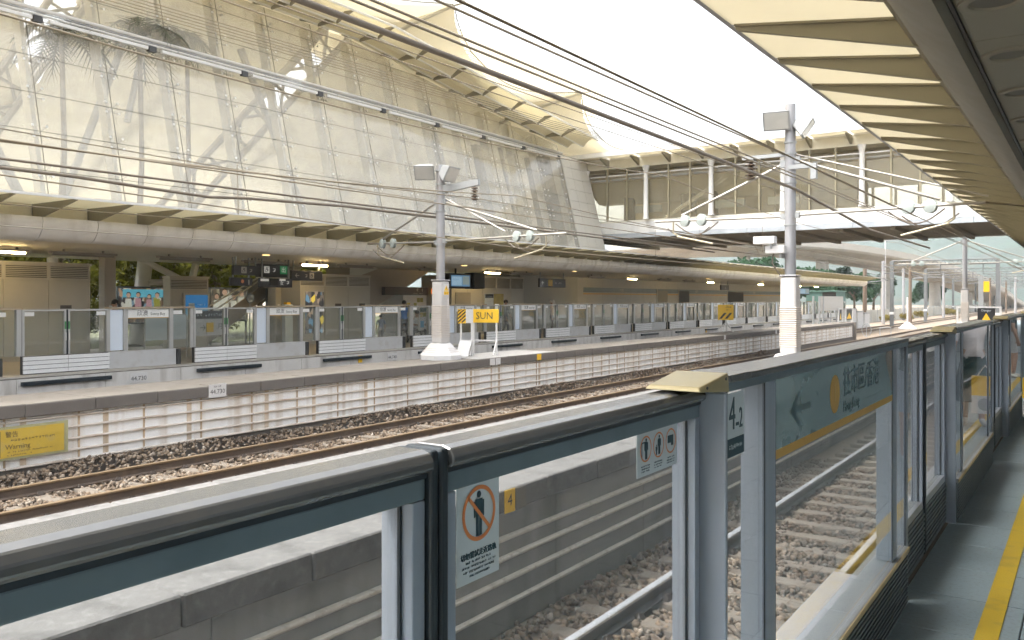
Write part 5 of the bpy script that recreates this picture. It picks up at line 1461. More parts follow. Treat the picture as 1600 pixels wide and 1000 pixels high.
def cantilever(root, x0, y, x1, zreg, ztop, name='cantilever', side=1):
    """registration pipe and sloping stay from the mast out to x1"""
    b = MB()
    pipe(b, (x0, y, zreg), (x1, y, zreg + .05), .03)
    b.tube([(x0, y, ztop), (x0 + (x1 - x0) * .78, y, zreg + .16)], .034, 8)
    a = b.build(name, M('cantilever tube', (0.34, 0.32, 0.28), 0.4, 0.5, 0.1, 4), root, smooth='auto')
    sg = 1 if x1 > x0 else -1
    b = MB(); b.box(x0 - .08, x0 + .08, y - .05, y + .05, ztop - .08, ztop + .08); b.box(x0 - .07, x0 + .07, y - .05, y + .05, zreg - .06, zreg + .06); b.build('bracket_clamp', grey_metal, a)
    xi = x0 + (x1 - x0) * .62
    for k in (0, 1):
        b = MB(); insul(b, (xi + sg * k * .42, y, zreg + .03), (.35, 1, 0), 2, .145); b.build('insulator', porcelain, a, smooth='auto')
    b = MB()
    xl = xi + sg * .1
    pts = [(xl + sg * (-.5 + .12 * i), y + .03, zreg - .03 - .28 * math.sin(math.pi * i / 9) ) for i in range(10)]
    b.tube(pts, .016, 5); b.tube([(p[0] + sg * .25, p[1] + .1, p[2] - .1) for p in pts], .016, 5); b.build('jumper_cable', cable_m, a)
    b = MB(); xs = x0 + (x1 - x0) * .85
    b.tube([(xs, y, zreg + .02), (xs, y, zreg - .25), (xs - sg * .15, y, zreg - .35)], .022, 6); b.tube([(xs - sg * .1, y, zreg - .34), (xs + sg * -1.0, y + .02, zreg - .55)], .028, 6); b.build('steady_arm', M('steady arm', (0.34, 0.30, 0.21), 0.5, 0.2), a)
    return a
# mast on the bare island
m1 = mast(-5.6, 19.24, 6.08, 'tall mast with two floodlights standing on the bare concrete island', camera=True)
flood(m1, -5.80, 18.86, 5.66, R(12), R(32)); flood(m1, -5.22, 19.30, 5.50, R(100), R(35))
cantilever(m1, -5.46, 19.24, -1.75, 3.58, 4.81); cantilever(m1, -5.74, 19.24, -8.9, 3.56, 4.75)
b = MB(); b.tube([(-5.5, 19.24, 4.95), (-1.7, 19.26, 3.75)], .022, 6); b.build('stay_rod', M('cantilever tube', (0.52, 0.5, 0.45)), m1)
b = MB(); b.box(-5.62, -5.0, 19.1, 19.2, 4.60, 4.70); b.box(-5.12, -5.0, 19.08, 19.22, 4.35, 4.6); b.build('feeder_bracket', grey_metal, m1)
b = MB(); insul(b, (-6.5, 19.24, 4.68), (0, 0, 1), 6, .13); b.build('insulator', M('brown insulator', (0.16, 0.12, 0.09), 0.25, 0, 0.1), m1, smooth='auto')
b = MB(); b.box(-6.7, -5.7, 19.2, 19.28, 4.92, 5.0); b.build('feeder_bracket', grey_metal, m1)
for z in (5.2, 4.95, 4.3, 3.35):
    b = MB(); b.lathe([(.14, 0), (.14, .035)], (-5.6, 19.24, z), 14); b.build('clamp_band', grey_metal, m1)
cc = thing('security_camera', 'white boxed security camera on the side of the tall mast', 'camera', (-5.85, 19.0, 2.5))
for dx, dy, dz, L in ((-.28, -.12, 2.93, .42), (-.1, -.02, 2.72, .36)):
    b = MB(); b.box(-5.6 + dx - L, -5.6 + dx + .06, 19.0 + dy - .10, 19.0 + dy + .10, dz, dz + .17); b.build('housing', white_paint, cc, bevel=.015)
    b = MB(); b.box(-5.6 + dx - L - .004, -5.6 + dx - L - .001, 19.0 + dy - .07, 19.0 + dy + .07, dz + .03, dz + .14); b.build('lens_window', dark_metal, cc)
    b = MB(); b.box(-5.6 + dx - .06, -5.6 + dx - .02, 19.0 + dy - .02, 19.24, dz - .1, dz - .001); b.build('arm', grey_metal, cc)
b = MB(); b.tube([(-5.9, 19.05, 2.85), (-5.95, 19.05, 2.5), (-5.8, 19.1, 2.25), (-5.78, 19.1, 2.2)], .018, 5); b.build('cable_loop', cable_m, cc)
# mast on the walled island
m2 = mast(-15.1, 18.45, 5.46, 'mast with hazard plate and white flared plinth left of the SUN sign', plate=True)
flood(m2, -15.40, 18.10, 5.22, R(30), R(35)); flood(m2, -14.70, 18.45, 5.16, R(95), R(30))
cantilever(m2, -14.97, 18.45, -11.0, 3.32, 4.42); cantilever(m2, -15.23, 18.45, -17.9, 3.30, 4.42)
b = MB(); b.tube([(-14.9, 18.45, 4.5), (-12.9, 18.47, 3.5)], .022, 6); b.build('stay_rod', M('cantilever tube', (0.52, 0.5, 0.45)), m2)
b = MB(); b.hexa([(-15, 18.4, 4.66), (-13.75, 18.4, 4.80), (-13.75, 18.5, 4.80), (-15, 18.5, 4.66), (-15, 18.4, 4.88), (-13.75, 18.4, 4.96), (-13.75, 18.5, 4.96), (-15, 18.5, 4.88)]); b.build('feeder_bracket', grey_metal, m2)
b = MB(); insul(b, (-13.9, 18.45, 4.58), (0, 0, 1), 5, .10); b.build('insulator', MATS.get('brown insulator') or M('brown insulator', (0.16, 0.12, 0.09), 0.25), m2, smooth='auto')
for z in (5.28, 4.9, 4.62, 4.15, 3.2):
    b = MB(); b.lathe([(.145, 0), (.145, .04)], (-15.1, 18.45, z), 14); b.build('clamp_band', grey_metal, m2)
m3 = mast(-5.6, 51.0, 5.3, 'mast without floodlights farther along, beneath the right end of the footbridge')
cantilever(m3, -5.46, 51, -1.9, 3.6, 4.8); cantilever(m3, -5.74, 51, -8.9, 3.6, 4.8)
b = MB(); b.box(-8.8, -5.7, 50.95, 51.05, 5.0, 5.12); b.build('feeder_bracket', grey_metal, m3)

# wires: each one a thing of its own, sagging a little between supports
wires = 0
def wire(pts, r, label, mat=wire_m, n=5, sag=0.0, group='overhead wires'):
    out = []
    for i in range(len(pts) - 1):
        a, c = Vector(pts[i]), Vector(pts[i + 1])
        k = 12
        for j in range(k):
            u = j / k; p = a.lerp(c, u); p.z -= sag * 4 * u * (1 - u); out.append(p)
    out.append(Vector(pts[-1]))
    b = MB(); b.tube(out, r, n)
    o = b.build('overhead_wire', mat, None, smooth=True)
    return tag(o, label, 'wire', group)
wire([(-5.75, -2, 4.86), (-5.75, 19.2, 4.97), (-5.75, 51, 5.0), (-5.75, 90, 5.1)], .017, 'uppermost dark feeder wire crossing the white sky', sag=.03)
wire([(-5.35, -2, 4.42), (-5.35, 19.2, 4.42), (-5.35, 51, 4.5), (-5.35, 90, 4.5)], .015, 'upper of the close pair of wires crossing the sky', sag=.03)
wire([(-5.25, -2, 4.30), (-5.25, 19.2, 4.30), (-5.25, 51, 4.4), (-5.25, 90, 4.4)], .015, 'lower of the close pair of wires crossing the sky', sag=.03)
wire([(-5.45, -2, 4.20), (-5.45, 9, 4.19), (-5.45, 19.1, 4.15), (-5.3, 26, 3.7), (-4.6, 32, 3.45)], .033, 'thick brown sheathed cable slanting down across the sky', cable_m, 8)
wire([(-8.8, -2, 5.6), (-8.8, 19.2, 5.62), (-8.8, 60, 5.7)], .010, 'thin wire just beneath the close pair in the sky', sag=.05)
wire([(-8.5, -2, 5.28), (-8.5, 19.2, 5.3), (-8.5, 60, 5.4)], .010, 'thinnest wire running over the louvre strips', sag=.05)
for i in range(5):
    wire([(-17.4 - .02 * i, 2, 7.88 + i * .075), (-17.4, 17, 8.16 + i * .075), (-17.4, 28, 8.36 + i * .075), (-17.2, 40, 8.9 + i * .02), (-17.0, 62, 9.7)], .011, f'{ORD[i]} from below in the bundle of five thin wires before the hall', group='bundle of five wires before the hall')
wire([(-8.75, -2, 4.75), (-8.75, 19.2, 4.75), (-8.75, 51, 4.8), (-8.75, 94, 5), (-8.75, 200, 5)], .012, 'messenger wire over the hidden trench track', sag=.35)
wire([(-8.75, -2, 3.25), (-8.75, 19.2, 3.25), (-8.75, 94, 3.4), (-8.75, 200, 3.4)], .010, 'contact wire over the hidden trench track')
wire([(-2.8, -2, 4.6), (-2.8, 19.2, 4.6), (-2.8, 51, 4.6), (-2.8, 94, 4.8), (-2.8, 200, 4.8)], .012, 'messenger wire over the nearest track', sag=.35)
wire([(-2.8, -2, 3.3), (-2.8, 19.2, 3.3), (-2.8, 94, 3.3), (-2.8, 200, 3.4)], .010, 'contact wire over the nearest track')
wire([(-12.5, -2, 4.0), (-12.5, 18.45, 4.42), (-12.5, 50, 4.4), (-12.5, 94, 4.6), (-12.5, 200, 4.8)], .014, 'messenger wire over the rusted track', sag=.28)
wire([(-12.5, -2, 3.72), (-12.3, 18.45, 3.02), (-12.5, 50, 3.2), (-12.5, 94, 3.4), (-12.5, 200, 3.4)], .012, 'contact wire over the rusted track', sag=.05)
wire([(-15.5, -2, 4.16), (-15.4, 18.4, 4.12), (-15.4, 50, 4.2), (-15.4, 90, 4.3)], .026, 'dark smooth cable above the far canopy eave at the left', cable_m, 6, .03)
wire([(-15.5, -2, 3.98), (-15.5, 8.3, 3.96), (-15.5, 10.0, 3.90), (-15.5, 11.2, 3.87), (-15.5, 12.2, 3.94), (-15.4, 15.2, 4.02), (-15.35, 18.3, 4.02), (-15.35, 40, 4.0)], .032, 'thick wavy cable above the far canopy eave at the left', cable_m, 8)
wire([(-17.5, -2, 3.6), (-17.5, 18.45, 3.7), (-17.5, 50, 3.7), (-17.5, 92, 3.7)], .011, 'upper thin wire in front of the far canopy eave', sag=.1)
wire([(-17.6, -2, 3.15), (-17.6, 18.45, 3.12), (-17.6, 50, 3.2), (-17.6, 92, 3.2)], .011, 'lower thin pale wire in front of the far canopy fascia', M('pale wire', (0.45, 0.42, 0.35), 0.5, 0.4))
wire([(-14.2, -2, 4.05), (-13.9, 18.45, 4.45), (-13.9, 50, 4.5), (-13.9, 92, 4.5)], .014, 'wire from the mast bracket above the SUN sign', sag=.05)
wire([(-16.1, -2, 5.05), (-16.1, 18.45, 4.6), (-16.0, 50, 4.7)], .012, 'thin slack wire over the left of the glass wall', sag=.1)
wire([(-1.75, 19.24, 3.63), (.5, 24, 3.62)], .02, 'short tail wire beneath the right canopy edge')
wire([(-8.4, 19.3, 3.3), (-12, 36, 4.0), (-19.5, 60, 4.6)], .02, 'slack tie wire running under the footbridge')
for i, (x, y) in enumerate(((-12.5, 9.6), (-12.5, 27), (-8.75, 27))):
    z0, z1 = ((3.3, 4.3) if x == -2.8 else (4.45, 4.9) if x == -5.75 else (3.2, 4.1))
    wire([(x, y, z1), (x, y + .02, z0)], .008, f'{ORD[i]} short dropper wire between two overhead wires', group='dropper wires')

# far portals and masts beyond the platforms
port_m = M('portal steel', (0.13, 0.135, 0.135), 0.6, 0.3, 0.15, 2)
def portal(y, x0, x1, z, i):
    t = thing('catenary_portal', f'{ORD[i]} lattice portal frame spanning the tracks beyond the footbridge', 'portal', (x0, y, -1.3), 'portal frames over the distant tracks')
    for x in (x0, x1):
        b = MB(); b.box(x - .17, x + .17, y - .17, y + .17, -1.33, z); b.build('post', port_m, t)
        b = MB(); b.box(x - .2, x + .2, y - .2, y + .2, .1, .35); b.build('band', white_paint, t)
    b = MB(); pipe(b, (x0, y, z), (x1, y, z), .07, 6); pipe(b, (x0, y, z - .45), (x1, y, z - .45), .07, 6)
    n = int(abs(x1 - x0) / .7); s = (x1 - x0) / n
    for k in range(n):
        b.tube([(x0 + k * s, y, z - .45), (x0 + (k + .5) * s, y, z), (x0 + (k + 1) * s, y, z - .45)], .04, 4)
    b.build('lattice_beam', port_m, t)
    for x in (-12.5, -8.75, -2.8):
        if min(x0, x1) < x < max(x0, x1):
            b = MB(); b.tube([(x, y, z - .45), (x, y, z - 1.4), (x + .8, y, z - 1.6)], .05, 5); b.build('drop_arm', port_m, t)
for i, (y, x0, x1) in enumerate(((94, -17.0, -7.5), (122, -18, -1), (150, -22, 0), (182, -22, 1), (220, -22, 1), (265, -22, 1), (320, -22, 1))):
    portal(y, x0, x1, 5.6, i)
for i, (x, y, zt_) in enumerate(((-20.5, 98, 5.0), (-20.5, 108, 6.2), (-18.2, 112, 5.6), (-22, 130, 6.0), (-26, 125, 6.0), (-5.6, 110, 6), (-5.6, 160, 6), (-10.6, 135, 5.5), (-15.2, 140, 5.4), (-10.6, 165, 5.6), (-15.2, 175, 5.5), (-10.6, 200, 5.6), (-15.2, 210, 5.6), (-19.5, 150, 5.8))):
    t = thing('line_mast', f'{ORD[i]} slim line mast among the distant tracks', 'mast', (x, y, -1.33), 'slim masts among the distant tracks')
    b = MB(); b.lathe([(.2, -1.33), (.17, zt_)], (x, y, 0), 10); b.build('pole', mast_m if i % 2 else M('rusty mast', (0.16, 0.115, 0.08), 0.7, 0.2, 0.15), t)
    b = MB(); b.tube([(x, y, zt_ - .6), (x + 2.2, y, zt_ - 1.2)], .05, 5); b.tube([(x, y, zt_ - 1.5), (x + 2.4, y, zt_ - 1.3)], .05, 5); b.build('bracket', port_m, t)
t = thing('white_marker_post', 'thin white marker post on a broad foot beside the distant track', 'post', (-15.2, 92, -1.33))
b = MB(); b.lathe([(.09, .3), (.07, 3.2)], (-15.2, 92, -1.3), 10); b.build('post', white_paint, t); b = MB(); b.lathe([(.85, 0), (.85, .1), (.2, .7)], (-15.2, 92, -1.335), 10); b.build('foot', white_paint, t)
t = thing('cable_reel', 'small wire frame hoop standing on gravel past the end of the walled island', 'hoop', (-14.6, 70.5, -1.33))
b = MB(); b.tube([(-14.6 + .35 * math.cos(a), 70.5, -.75 + .5 * math.sin(a)) for a in np.linspace(0, 2 * math.pi, 20)], .03, 5); b.build('hoop', grey_metal, t); b = MB(); b.tube([(-14.6, 70.5, -1.33), (-14.6, 70.5, -.3)], .03, 5); b.build('stand', grey_metal, t); b = MB(); b.tube([(-13.9, 72, -1.33), (-13.9, 72, -.6), (-13.2, 72.6, -.6), (-13.2, 72.6, -1.33)], .04, 5); b.build('stand', grey_metal, t)

# ================================================================ SIGNS ON THE WALLED ISLAND
t = thing('station_code_sign', 'yellow SUN sign on two white posts on the walled island', 'sign', (-14.9, 20.6, .006))
yb = 20.5; xa, xb = -15.47, -14.61
# board faces up the line, turned a little towards the near platform
def turn(bm_, c=(-14.93, 20.5), a=R(24)):
    ca, sa = math.cos(a), math.sin(a)
    bm_.v = [(c[0] + (x - c[0]) * ca - (y - c[1]) * sa, c[1] + (x - c[0]) * sa + (y - c[1]) * ca, z) for x, y, z in bm_.v]; return bm_
b = MB(); b.box(xa, xb, yb - .02, yb, .985, 1.39); q = turn(b).build('board', sign_yellow, t, bevel=.006)
rt = (math.cos(R(24)), math.sin(R(24)), 0)
text('SUN', .30, (-15.04 - .022 * -math.sin(R(24)), 20.455 - .022 * math.cos(R(24)), 1.185), right=rt, up=(0, 0, 1), mat=ink_black, parent=q, extrude=.003, squash=.92)
for x in (xa + .06, xb - .1):
    b = MB(); b.box(x, x + .05, yb + .003, yb + .05, .01, 1.33); turn(b).build('post', white_paint, t)
    b = MB(); b.tube([(x + .025, yb + .02, .45), (x + .025, yb - .5, .03)], .022, 6); turn(b).build('stay', white_paint, t)
b = MB(); b.box(xa, xb - .05, yb + .052, yb + .09, .42, .47); turn(b).build('crossbar', white_paint, t)
t = thing('stop_board', 'striped black and yellow board with a white half on a white stand', 'sign', (-15.1, 19.6, .006))
c2 = (-15.08, 19.75); T = lambda bm_: turn(bm_, c2)
b = MB(); b.box(-15.42, -15.178, 19.73, 19.75, .98, 1.40); T(b).build('striped_half', sign_yellow, t)
for k in range(2):
    for j in range(4):
        b = MB(); x0 = -15.417 + k * .121; z0 = .985 + j * .105
        b.prism([(x0, 19.729, z0), (x0 + .114, 19.729, z0 + .10), (x0 + .114, 19.729, min(1.395, z0 + .155)), (x0, 19.729, z0 + .055)], (0, -.001, 0)); T(b).build('stripe', ink_black, t)
b = MB(); b.box(-15.305, -15.295, 19.724, 19.7275, .985, 1.395); T(b).build('divider', ink_orange, t)
b = MB(); b.box(-15.176, -14.96, 19.73, 19.75, .99, 1.40); T(b).build('white_half', white_paint, t)
for x in (-15.36, -15.03):
    b = MB(); b.box(x, x + .05, 19.752, 19.80, .02, 1.35); T(b).build('post', white_paint, t)
    b = MB(); b.tube([(x + .02, 19.77, .50), (x + .02, 19.2, .03)], .02, 6); T(b).build('stay', white_paint, t)
b = MB(); b.box(-15.36, -14.98, 19.70, 19.73, .46, .50); T(b).build('crossbar', white_paint, t); b = MB(); b.box(-15.36, -14.98, 19.18, 19.22, .012, .05); T(b).build('foot_bar', white_paint, t)
b = MB(); b.quad((-15.34, 19.7, .47), (-15.0, 19.7, .47), (-15.0, 19.22, .05), (-15.34, 19.22, .05)); T(b).build('mesh_panel', M('pale mesh', (0.6, 0.6, 0.58), 0.7), t)
# pale concrete round the signs, with the patch of sunlight put into its colour
ap = MB(); ap.box(-15.75, -14.2, 19.0, 23.2, .0065, .0085); o = ap.build('sunlit_patch', M('sunlit patch concrete', (0.40, 0.385, 0.36), 0.8, 0, 0.12, 3), isl2)
# far yellow board
t = thing('speed_board', 'yellow board with black stripes on a white tripod, far along the walled island', 'sign', (-15.3, 42, .006))
b = MB(); b.box(-15.9, -15.12, 41.98, 42.0, .62, 1.40); turn(b, (-15.5, 42), R(20)).build('board', sign_yellow, t)
for k in range(2):
    b = MB(); x0 = -15.84 + k * .28; b.prism([(x0, 41.978, .68), (x0 + .13, 41.978, .68), (x0 + .38, 41.978, .98), (x0 + .25, 41.978, .98)], (0, -.002, 0)); turn(b, (-15.5, 42), R(20)).build('stripe', ink_black, t)
q = scribble((-15.82, 41.978, 1.28), 'x', .62, .07, 8, ink_black, t); q2 = scribble((-15.66, 41.978, 1.14), 'x', .3, .06, 5, ink_black, t)
for dx, dy in ((-.45, -.2), (0, -.45), (.42, -.1), (-.1, .35)):
    b = MB(); b.tube([(-15.5, 42.03, .5), (-15.5 + dx, 42 + dy, .02)], .03, 6); b.build('leg', white_paint, t)
b = MB(); b.tube([(-15.5, 42.03, .45), (-15.5, 42.03, .64)], .05, 8); b.build('hub', white_paint, t)
# end of platform boards
t = thing('grey_screen_board', 'large pale grey board on posts near the far end of the walled island', 'board', (-15.3, 62, .0))
b = MB(); b.box(-15.34, -15.3, 59.4, 66.0, .86, 1.88); b.build('board', M('pale grey board', (0.50, 0.48, 0.44), 0.7, 0, 0.05), t)
for y in (57.7, 59.2, 60.2):
    b = MB(); b.box(-15.36, -15.28, y, y + .25, .001, 1.88); b.build('post', grey_metal, t)
for y in (62.5, 64.2):
    b = MB(); b.box(-15.38, -15.345, y, y + .2, .001, 1.0); b.build('post', grey_metal, t)
for i, (y, w) in enumerate(((64.6, 1.3), (67.3, 2.4))):
    z0 = .0 if i == 0 else -.02
    t = thing('danger_gate', ['black danger board with yellow triangle under the pale grey board', 'white framed gate with a black and yellow danger board at the island end'][i], 'sign', (-15.2, y, z0), 'danger boards at the island end')
    y0 = y - w / 2
    b = MB(); b.box(-15.2, -15.17, y0 + .3, y0 + w - .3, .12, .9); b.build('board', ink_black, t)
    b = MB(); b.prism([(-15.169, y0 + .4, .2), (-15.169, y0 + w - .4, .2), (-15.169, y, .66)], (.004, 0, 0)); b.build('triangle', sign_yellow, t)
    for yy in (y0, y0 + w - .2):
        b = MB(); b.box(-15.22, -15.14, yy, yy + .2, z0 + .001 if i == 0 else -1.33, .95); b.build('post', white_paint, t)
    b = MB(); b.box(-15.22, -15.14, y0, y0 + w, .951, 1.02); b.build('top_bar', white_paint, t)
t = thing('danger_gate', 'white gate with a black danger board beyond the screen doors at the right', 'sign', (-5.2, 53, 0), 'danger boards at the island end')
for x in (-6.2, -4.1):
    b = MB(); b.box(x - .05, x + .05, 53, 53.1, .001, 1.2); b.build('post', white_paint, t)
b = MB(); b.box(-6.25, -4.05, 52.98, 53.1, 1.201, 1.28); b.build('top_bar', white_paint, t)
b = MB(); b.box(-5.2, -4.35, 52.95, 52.97, .3, 1.2); b.build('board', ink_black, t); b = MB(); b.prism([(-5.05, 52.949, .42), (-4.5, 52.949, .42), (-4.78, 52.949, .92)], (0, -.004, 0)); b.build('triangle', sign_yellow, t)
text('Danger', .16, (-4.78, 52.945, 1.06), **HEAD, mat=sign_white, parent=t)
t = thing('signal_post', 'slim dark signal post with a yellow box beside the distant mast', 'signal', (-5.2, 55, 0))
b = MB(); b.box(-5.35, -5.1, 54.9, 55.1, .001, 3.0); b.build('post', grey_metal, t); b = MB(); b.box(-5.09, -4.8, 54.9, 55.0, 2.1, 2.7); b.build('box', sign_yellow, t)
# stacked equipment past the far platform end
for i, (y, h) in enumerate(((84, 1.3), (87, 1.0), (90, .8))):
    t = thing('equipment_case', f'{ORD[i]} pale equipment case at the end of the far platform', 'case', (-19.0, y, 0), 'pale cases at the far platform end')
    b = MB(); b.box(-19.6, -18.8 + .0, y, y + 2.2, -1.33 if True else 0, h - .6); b.build('body', white_paint, t); b = MB(); b.box(-19.65, -18.75, y - .05, y + 2.25, h - .6, h - .5); b.build('lid', grey_metal, t)

# ================================================================ BACKGROUND
# green netting block behind the far platform end
t = thing('green_shed', 'green netted shed past the end of the far platform canopy', 'shed', (-24, 96, -1.33))
b = MB(); b.box(-25.5, -22.5, 93.5, 98, -1.33, 2.5); b.build('walls', M('green netting', (0.10, 0.19, 0.165), 0.7, 0, 0.2, 0.6), t); b = MB(); b.box(-25.6, -22.4, 93.4, 98.1, 2.501, 2.58); b.build('roof', M('shed roof', (0.2, 0.36, 0.3), 0.6), t)
b = MB(); b.box(-23.8, -22.4, 93.44, 93.49, 1.9, 2.4); b.build('window', louv_m, t)
# flyover
deck = M('flyover concrete', (0.46, 0.44, 0.39), 0.85, 0, 0.06, 0.12, streak=((0.25, 0.23, 0.2), 0.5, (0.3, 0.3, 0.6)))
fl = thing('flyover', 'pale concrete road flyover sweeping down behind the tracks', 'flyover', (-40, 150, 0))
ctrl = [(-75, 150, 11.0), (-55, 144, 10.9), (-42.5, 150, 10.5), (-34, 165, 9.2), (-29, 190, 7.6), (-26, 225, 5.8), (-25, 265, 3.6), (-25, 310, 1.0), (-25, 350, -.8)]
pth = []
for i in range(len(ctrl) - 1):
    p0, p1, p2, p3 = [Vector(ctrl[max(0, min(len(ctrl) - 1, i + k))]) for k in (-1, 0, 1, 2)]
    for s in range(6):
        u = s / 6
        pth.append(.5 * ((2 * p1) + (-p0 + p2) * u + (2 * p0 - 5 * p1 + 4 * p2 - p3) * u * u + (-p0 + 3 * p1 - 3 * p2 + p3) * u ** 3))
pth.append(Vector(ctrl[-1]))
prof_p = [(-5.5, 0), (-5.5, 1.1), (-5.2, 1.1), (-5.2, .3), (5.2, .3), (5.2, 1.1), (5.5, 1.1), (5.5, 0), (5.2, -.35), (3.2, -.9), (2.0, -1.7), (-2.0, -1.7), (-3.2, -.9), (-5.2, -.35)]
b = MB(); n = len(prof_p); vs = []
for i, p in enumerate(pth):
    tn = (pth[min(i + 1, len(pth) - 1)] - pth[max(i - 1, 0)]); tn.z = 0; tn.normalize(); sd = Vector((tn.y, -tn.x, 0))
    vs += [p + sd * a + Vector((0, 0, c)) for a, c in prof_p]
fs = [(i * n + k, i * n + (k + 1) % n, (i + 1) * n + (k + 1) % n, (i + 1) * n + k) for i in range(len(pth) - 1) for k in range(n)]
b.add(vs, fs); b.build('deck', deck, fl)
for i in (8, 14, 20, 26, 32, 38):
    p = pth[i]
    if p.z < 2: continue
    b = MB(); b.lathe([(1.2, -1.33), (1.1, p.z - 1.7)], (p.x, p.y, 0), 14); b.build('pier', deck, fl)
t = thing('lamp_post', 'thin white lamp post rising above the flyover against the hill', 'lamp post', (-28, 150, 8))
b = MB(); b.lathe([(.14, -1.33), (.08, 12.0)], (-30, 160, 0), 8); b.build('pole', white_paint, t); b = MB(); b.box(-30.1, -29.0, 159.9, 160.1, 11.95, 12.1); b.build('lamp_head', grey_metal, t)
# hillside
hill_m = M('hazy wooded hill', (0.03, 0.05, 0.038), 0.95, 0, 0.6, 0.03, bump=1.0, bscale=0.12, speck=((0.07, 0.065, 0.04), 0.6, 0.02))
b = MB(); nx, ny = 90, 40
import mathutils
vs = []
for j in range(ny + 1):
    for i in range(nx + 1):
        x = -900 + 1500 * i / nx; y = 420 + 900 * j / ny
        v = j / ny
        h = 150 * (1 - math.cos(math.pi * min(1, v * 1.15))) / 2 * (.72 + .42 * math.sin(x * .0052 + 1.1) + .18 * math.sin(x * .013)) 
        h += 26 * v * mathutils.noise.noise((x * .008, y * .008, 0)) + 7 * mathutils.noise.noise((x * .05, y * .05, 3)) * min(1, v * 4)
        vs.append((x, y, -1.5 + max(0, h)))
fs = [(j * (nx + 1) + i, j * (nx + 1) + i + 1, (j + 1) * (nx + 1) + i + 1, (j + 1) * (nx + 1) + i) for j in range(ny) for i in range(nx)]
b.add(vs, fs); struct(b.build('hill', hill_m, None, smooth=True))

# trees
bark = M('bark', (0.16, 0.12, 0.08), 0.9, 0, 0.2, 5, bump=0.4, bscale=15)
def leaf_mat(nm, c): 
    return M_trans(nm, c, 0.3, 0.45, 1.4, (c[0] * 1.5, c[1] * 1.6, c[2]))
lv = [leaf_mat('leaf olive', (0.115, 0.115, 0.022)), leaf_mat('leaf dark', (0.035, 0.075, 0.04)), leaf_mat('leaf dry', (0.20, 0.16, 0.05))]
def tree_meshes(seed, h, rad, n, ls):
    """trunk with limbs, and a crown of leaf-sized faces in uneven clumps"""
    rd = np.random.default_rng(seed)
    tb = MB(); tb.tube([(0, 0, 0), (.05 * h * .2, .02, h * .3), (0, .05, h * .62)], [h * .03, h * .022, h * .012], 8)
    cl = []
    for k in range(16):
        a = rd.random() * 6.28; r = rad * math.sqrt(rd.random()) * .8; z = h * (.35 + .6 * rd.random() * (1 - .35 * r / rad))
        c = np.array([r * math.cos(a), r * math.sin(a), z]); cl.append((c, rad * (.25 + .22 * rd.random())))
        if k < 8: tb.tube([(0, 0, h * (.25 + .04 * k)), tuple(c * [.55, .55, .85]), tuple(c)], [h * .012, h * .008, h * .003], 5)
    P = []
    for c, s in cl:
        m = n // 16; d = rd.normal(size=(m, 3)); d /= np.linalg.norm(d, axis=1)[:, None]
        P.append(c + d * s * (rd.random((m, 1)) ** .45) * [1, 1, .8])
    P = np.concatenate(P); m = len(P)
    a = rd.normal(size=(m, 3)); a /= np.linalg.norm(a, axis=1)[:, None]; bq = np.cross(a, rd.normal(size=(m, 3))); bq /= np.linalg.norm(bq, axis=1)[:, None]
    s = ls * (.6 + .8 * rd.random((m, 1)))
    V = np.stack([P - a * s, P + bq * s * .5, P + a * s, P - bq * s * .5], 1).reshape(-1, 3)
    F = np.arange(m * 4).reshape(m, 4)
    return tb, V, F
def tree_proto(seed, h, rad, n, ls, lm):
    tb, V, F = tree_meshes(seed, h, rad, n, ls)
    tm = tb.mesh('trunk', bark, smooth='auto')
    me = bpy.data.meshes.new('crown'); me.from_pydata(V.tolist(), [], F.tolist()); me.materials.append(lm); me.update()
    return tm, me
protos = [tree_proto(1, 6, 2.4, 4200, .13, lv[0]), tree_proto(2, 5, 2.2, 4200, .13, lv[0]), tree_proto(3, 9, 4.5, 3600, .35, lv[1]), tree_proto(4, 2.2, 1.6, 2400, .10, lv[0]), tree_proto(5, 2.0, 1.8, 1600, .16, lv[2])]
def tree(pi, x, y, z, sc, label, cat='tree', nm='tree', group='trees around the station'):
    t = thing(nm, label, cat, (x, y, z), group)
    for n_, me in zip(('trunk', 'crown'), protos[pi]):
        o = put(n_, me, t, (x, y, z)); 
    t.scale = (sc, sc, sc); t.rotation_euler = (0, 0, random.uniform(0, 6))
    return t
k = 0
for (pi, x, y, sc) in ((0, -33, 17.0, .9), (1, -34, 19.5, 1.0), (0, -33.5, 22.0, .95), (1, -33, 24.5, 1.0), (0, -34, 27.5, 1.0), (1, -33, 30.5, 1.0), (0, -34, 34, 1.0), (1, -33.5, 15.0, .9), (0, -36, 21, 1.3), (1, -36, 26, 1.3), (0, -36, 31, 1.3), (0, -36, 17, 1.3), (1, -34, 12.5, 1.0)):
    tree(pi, x, y, -.03, sc, f'{ORD[k]} leafy olive tree behind the far platform advertisements', group='trees behind the far platform'); k += 1
for i, (x, y, sc) in enumerate(((-29.6, 14.8, .55), (-29.8, 16.0, .6), (-29.6, 18.4, .55), (-29.8, 19.8, .6), (-29.9, 21.3, .6))):
    tree(3, x, y, 0.0, sc * 1.3, f'{ORD[i]} rounded green shrub from the left, low behind the far platform', 'shrub', 'shrub', 'shrubs behind the far platform')
for i, (x, y, sc) in enumerate(((-34, 128, .9), (-38, 140, 1), (-33, 150, .9), (-40, 165, 1.1), (-36, 180, 1), (-42, 120, 1), (-45, 135, 1.2), (-30, 205, .8), (-33, 230, .9), (-60, 180, 1.4), (-70, 200, 1.5), (-55, 220, 1.2))):
    tree(2, x, y, -1.33, sc, f'{ORD[i]} dark green tree in the hollow beneath the flyover', group='trees beneath the flyover')
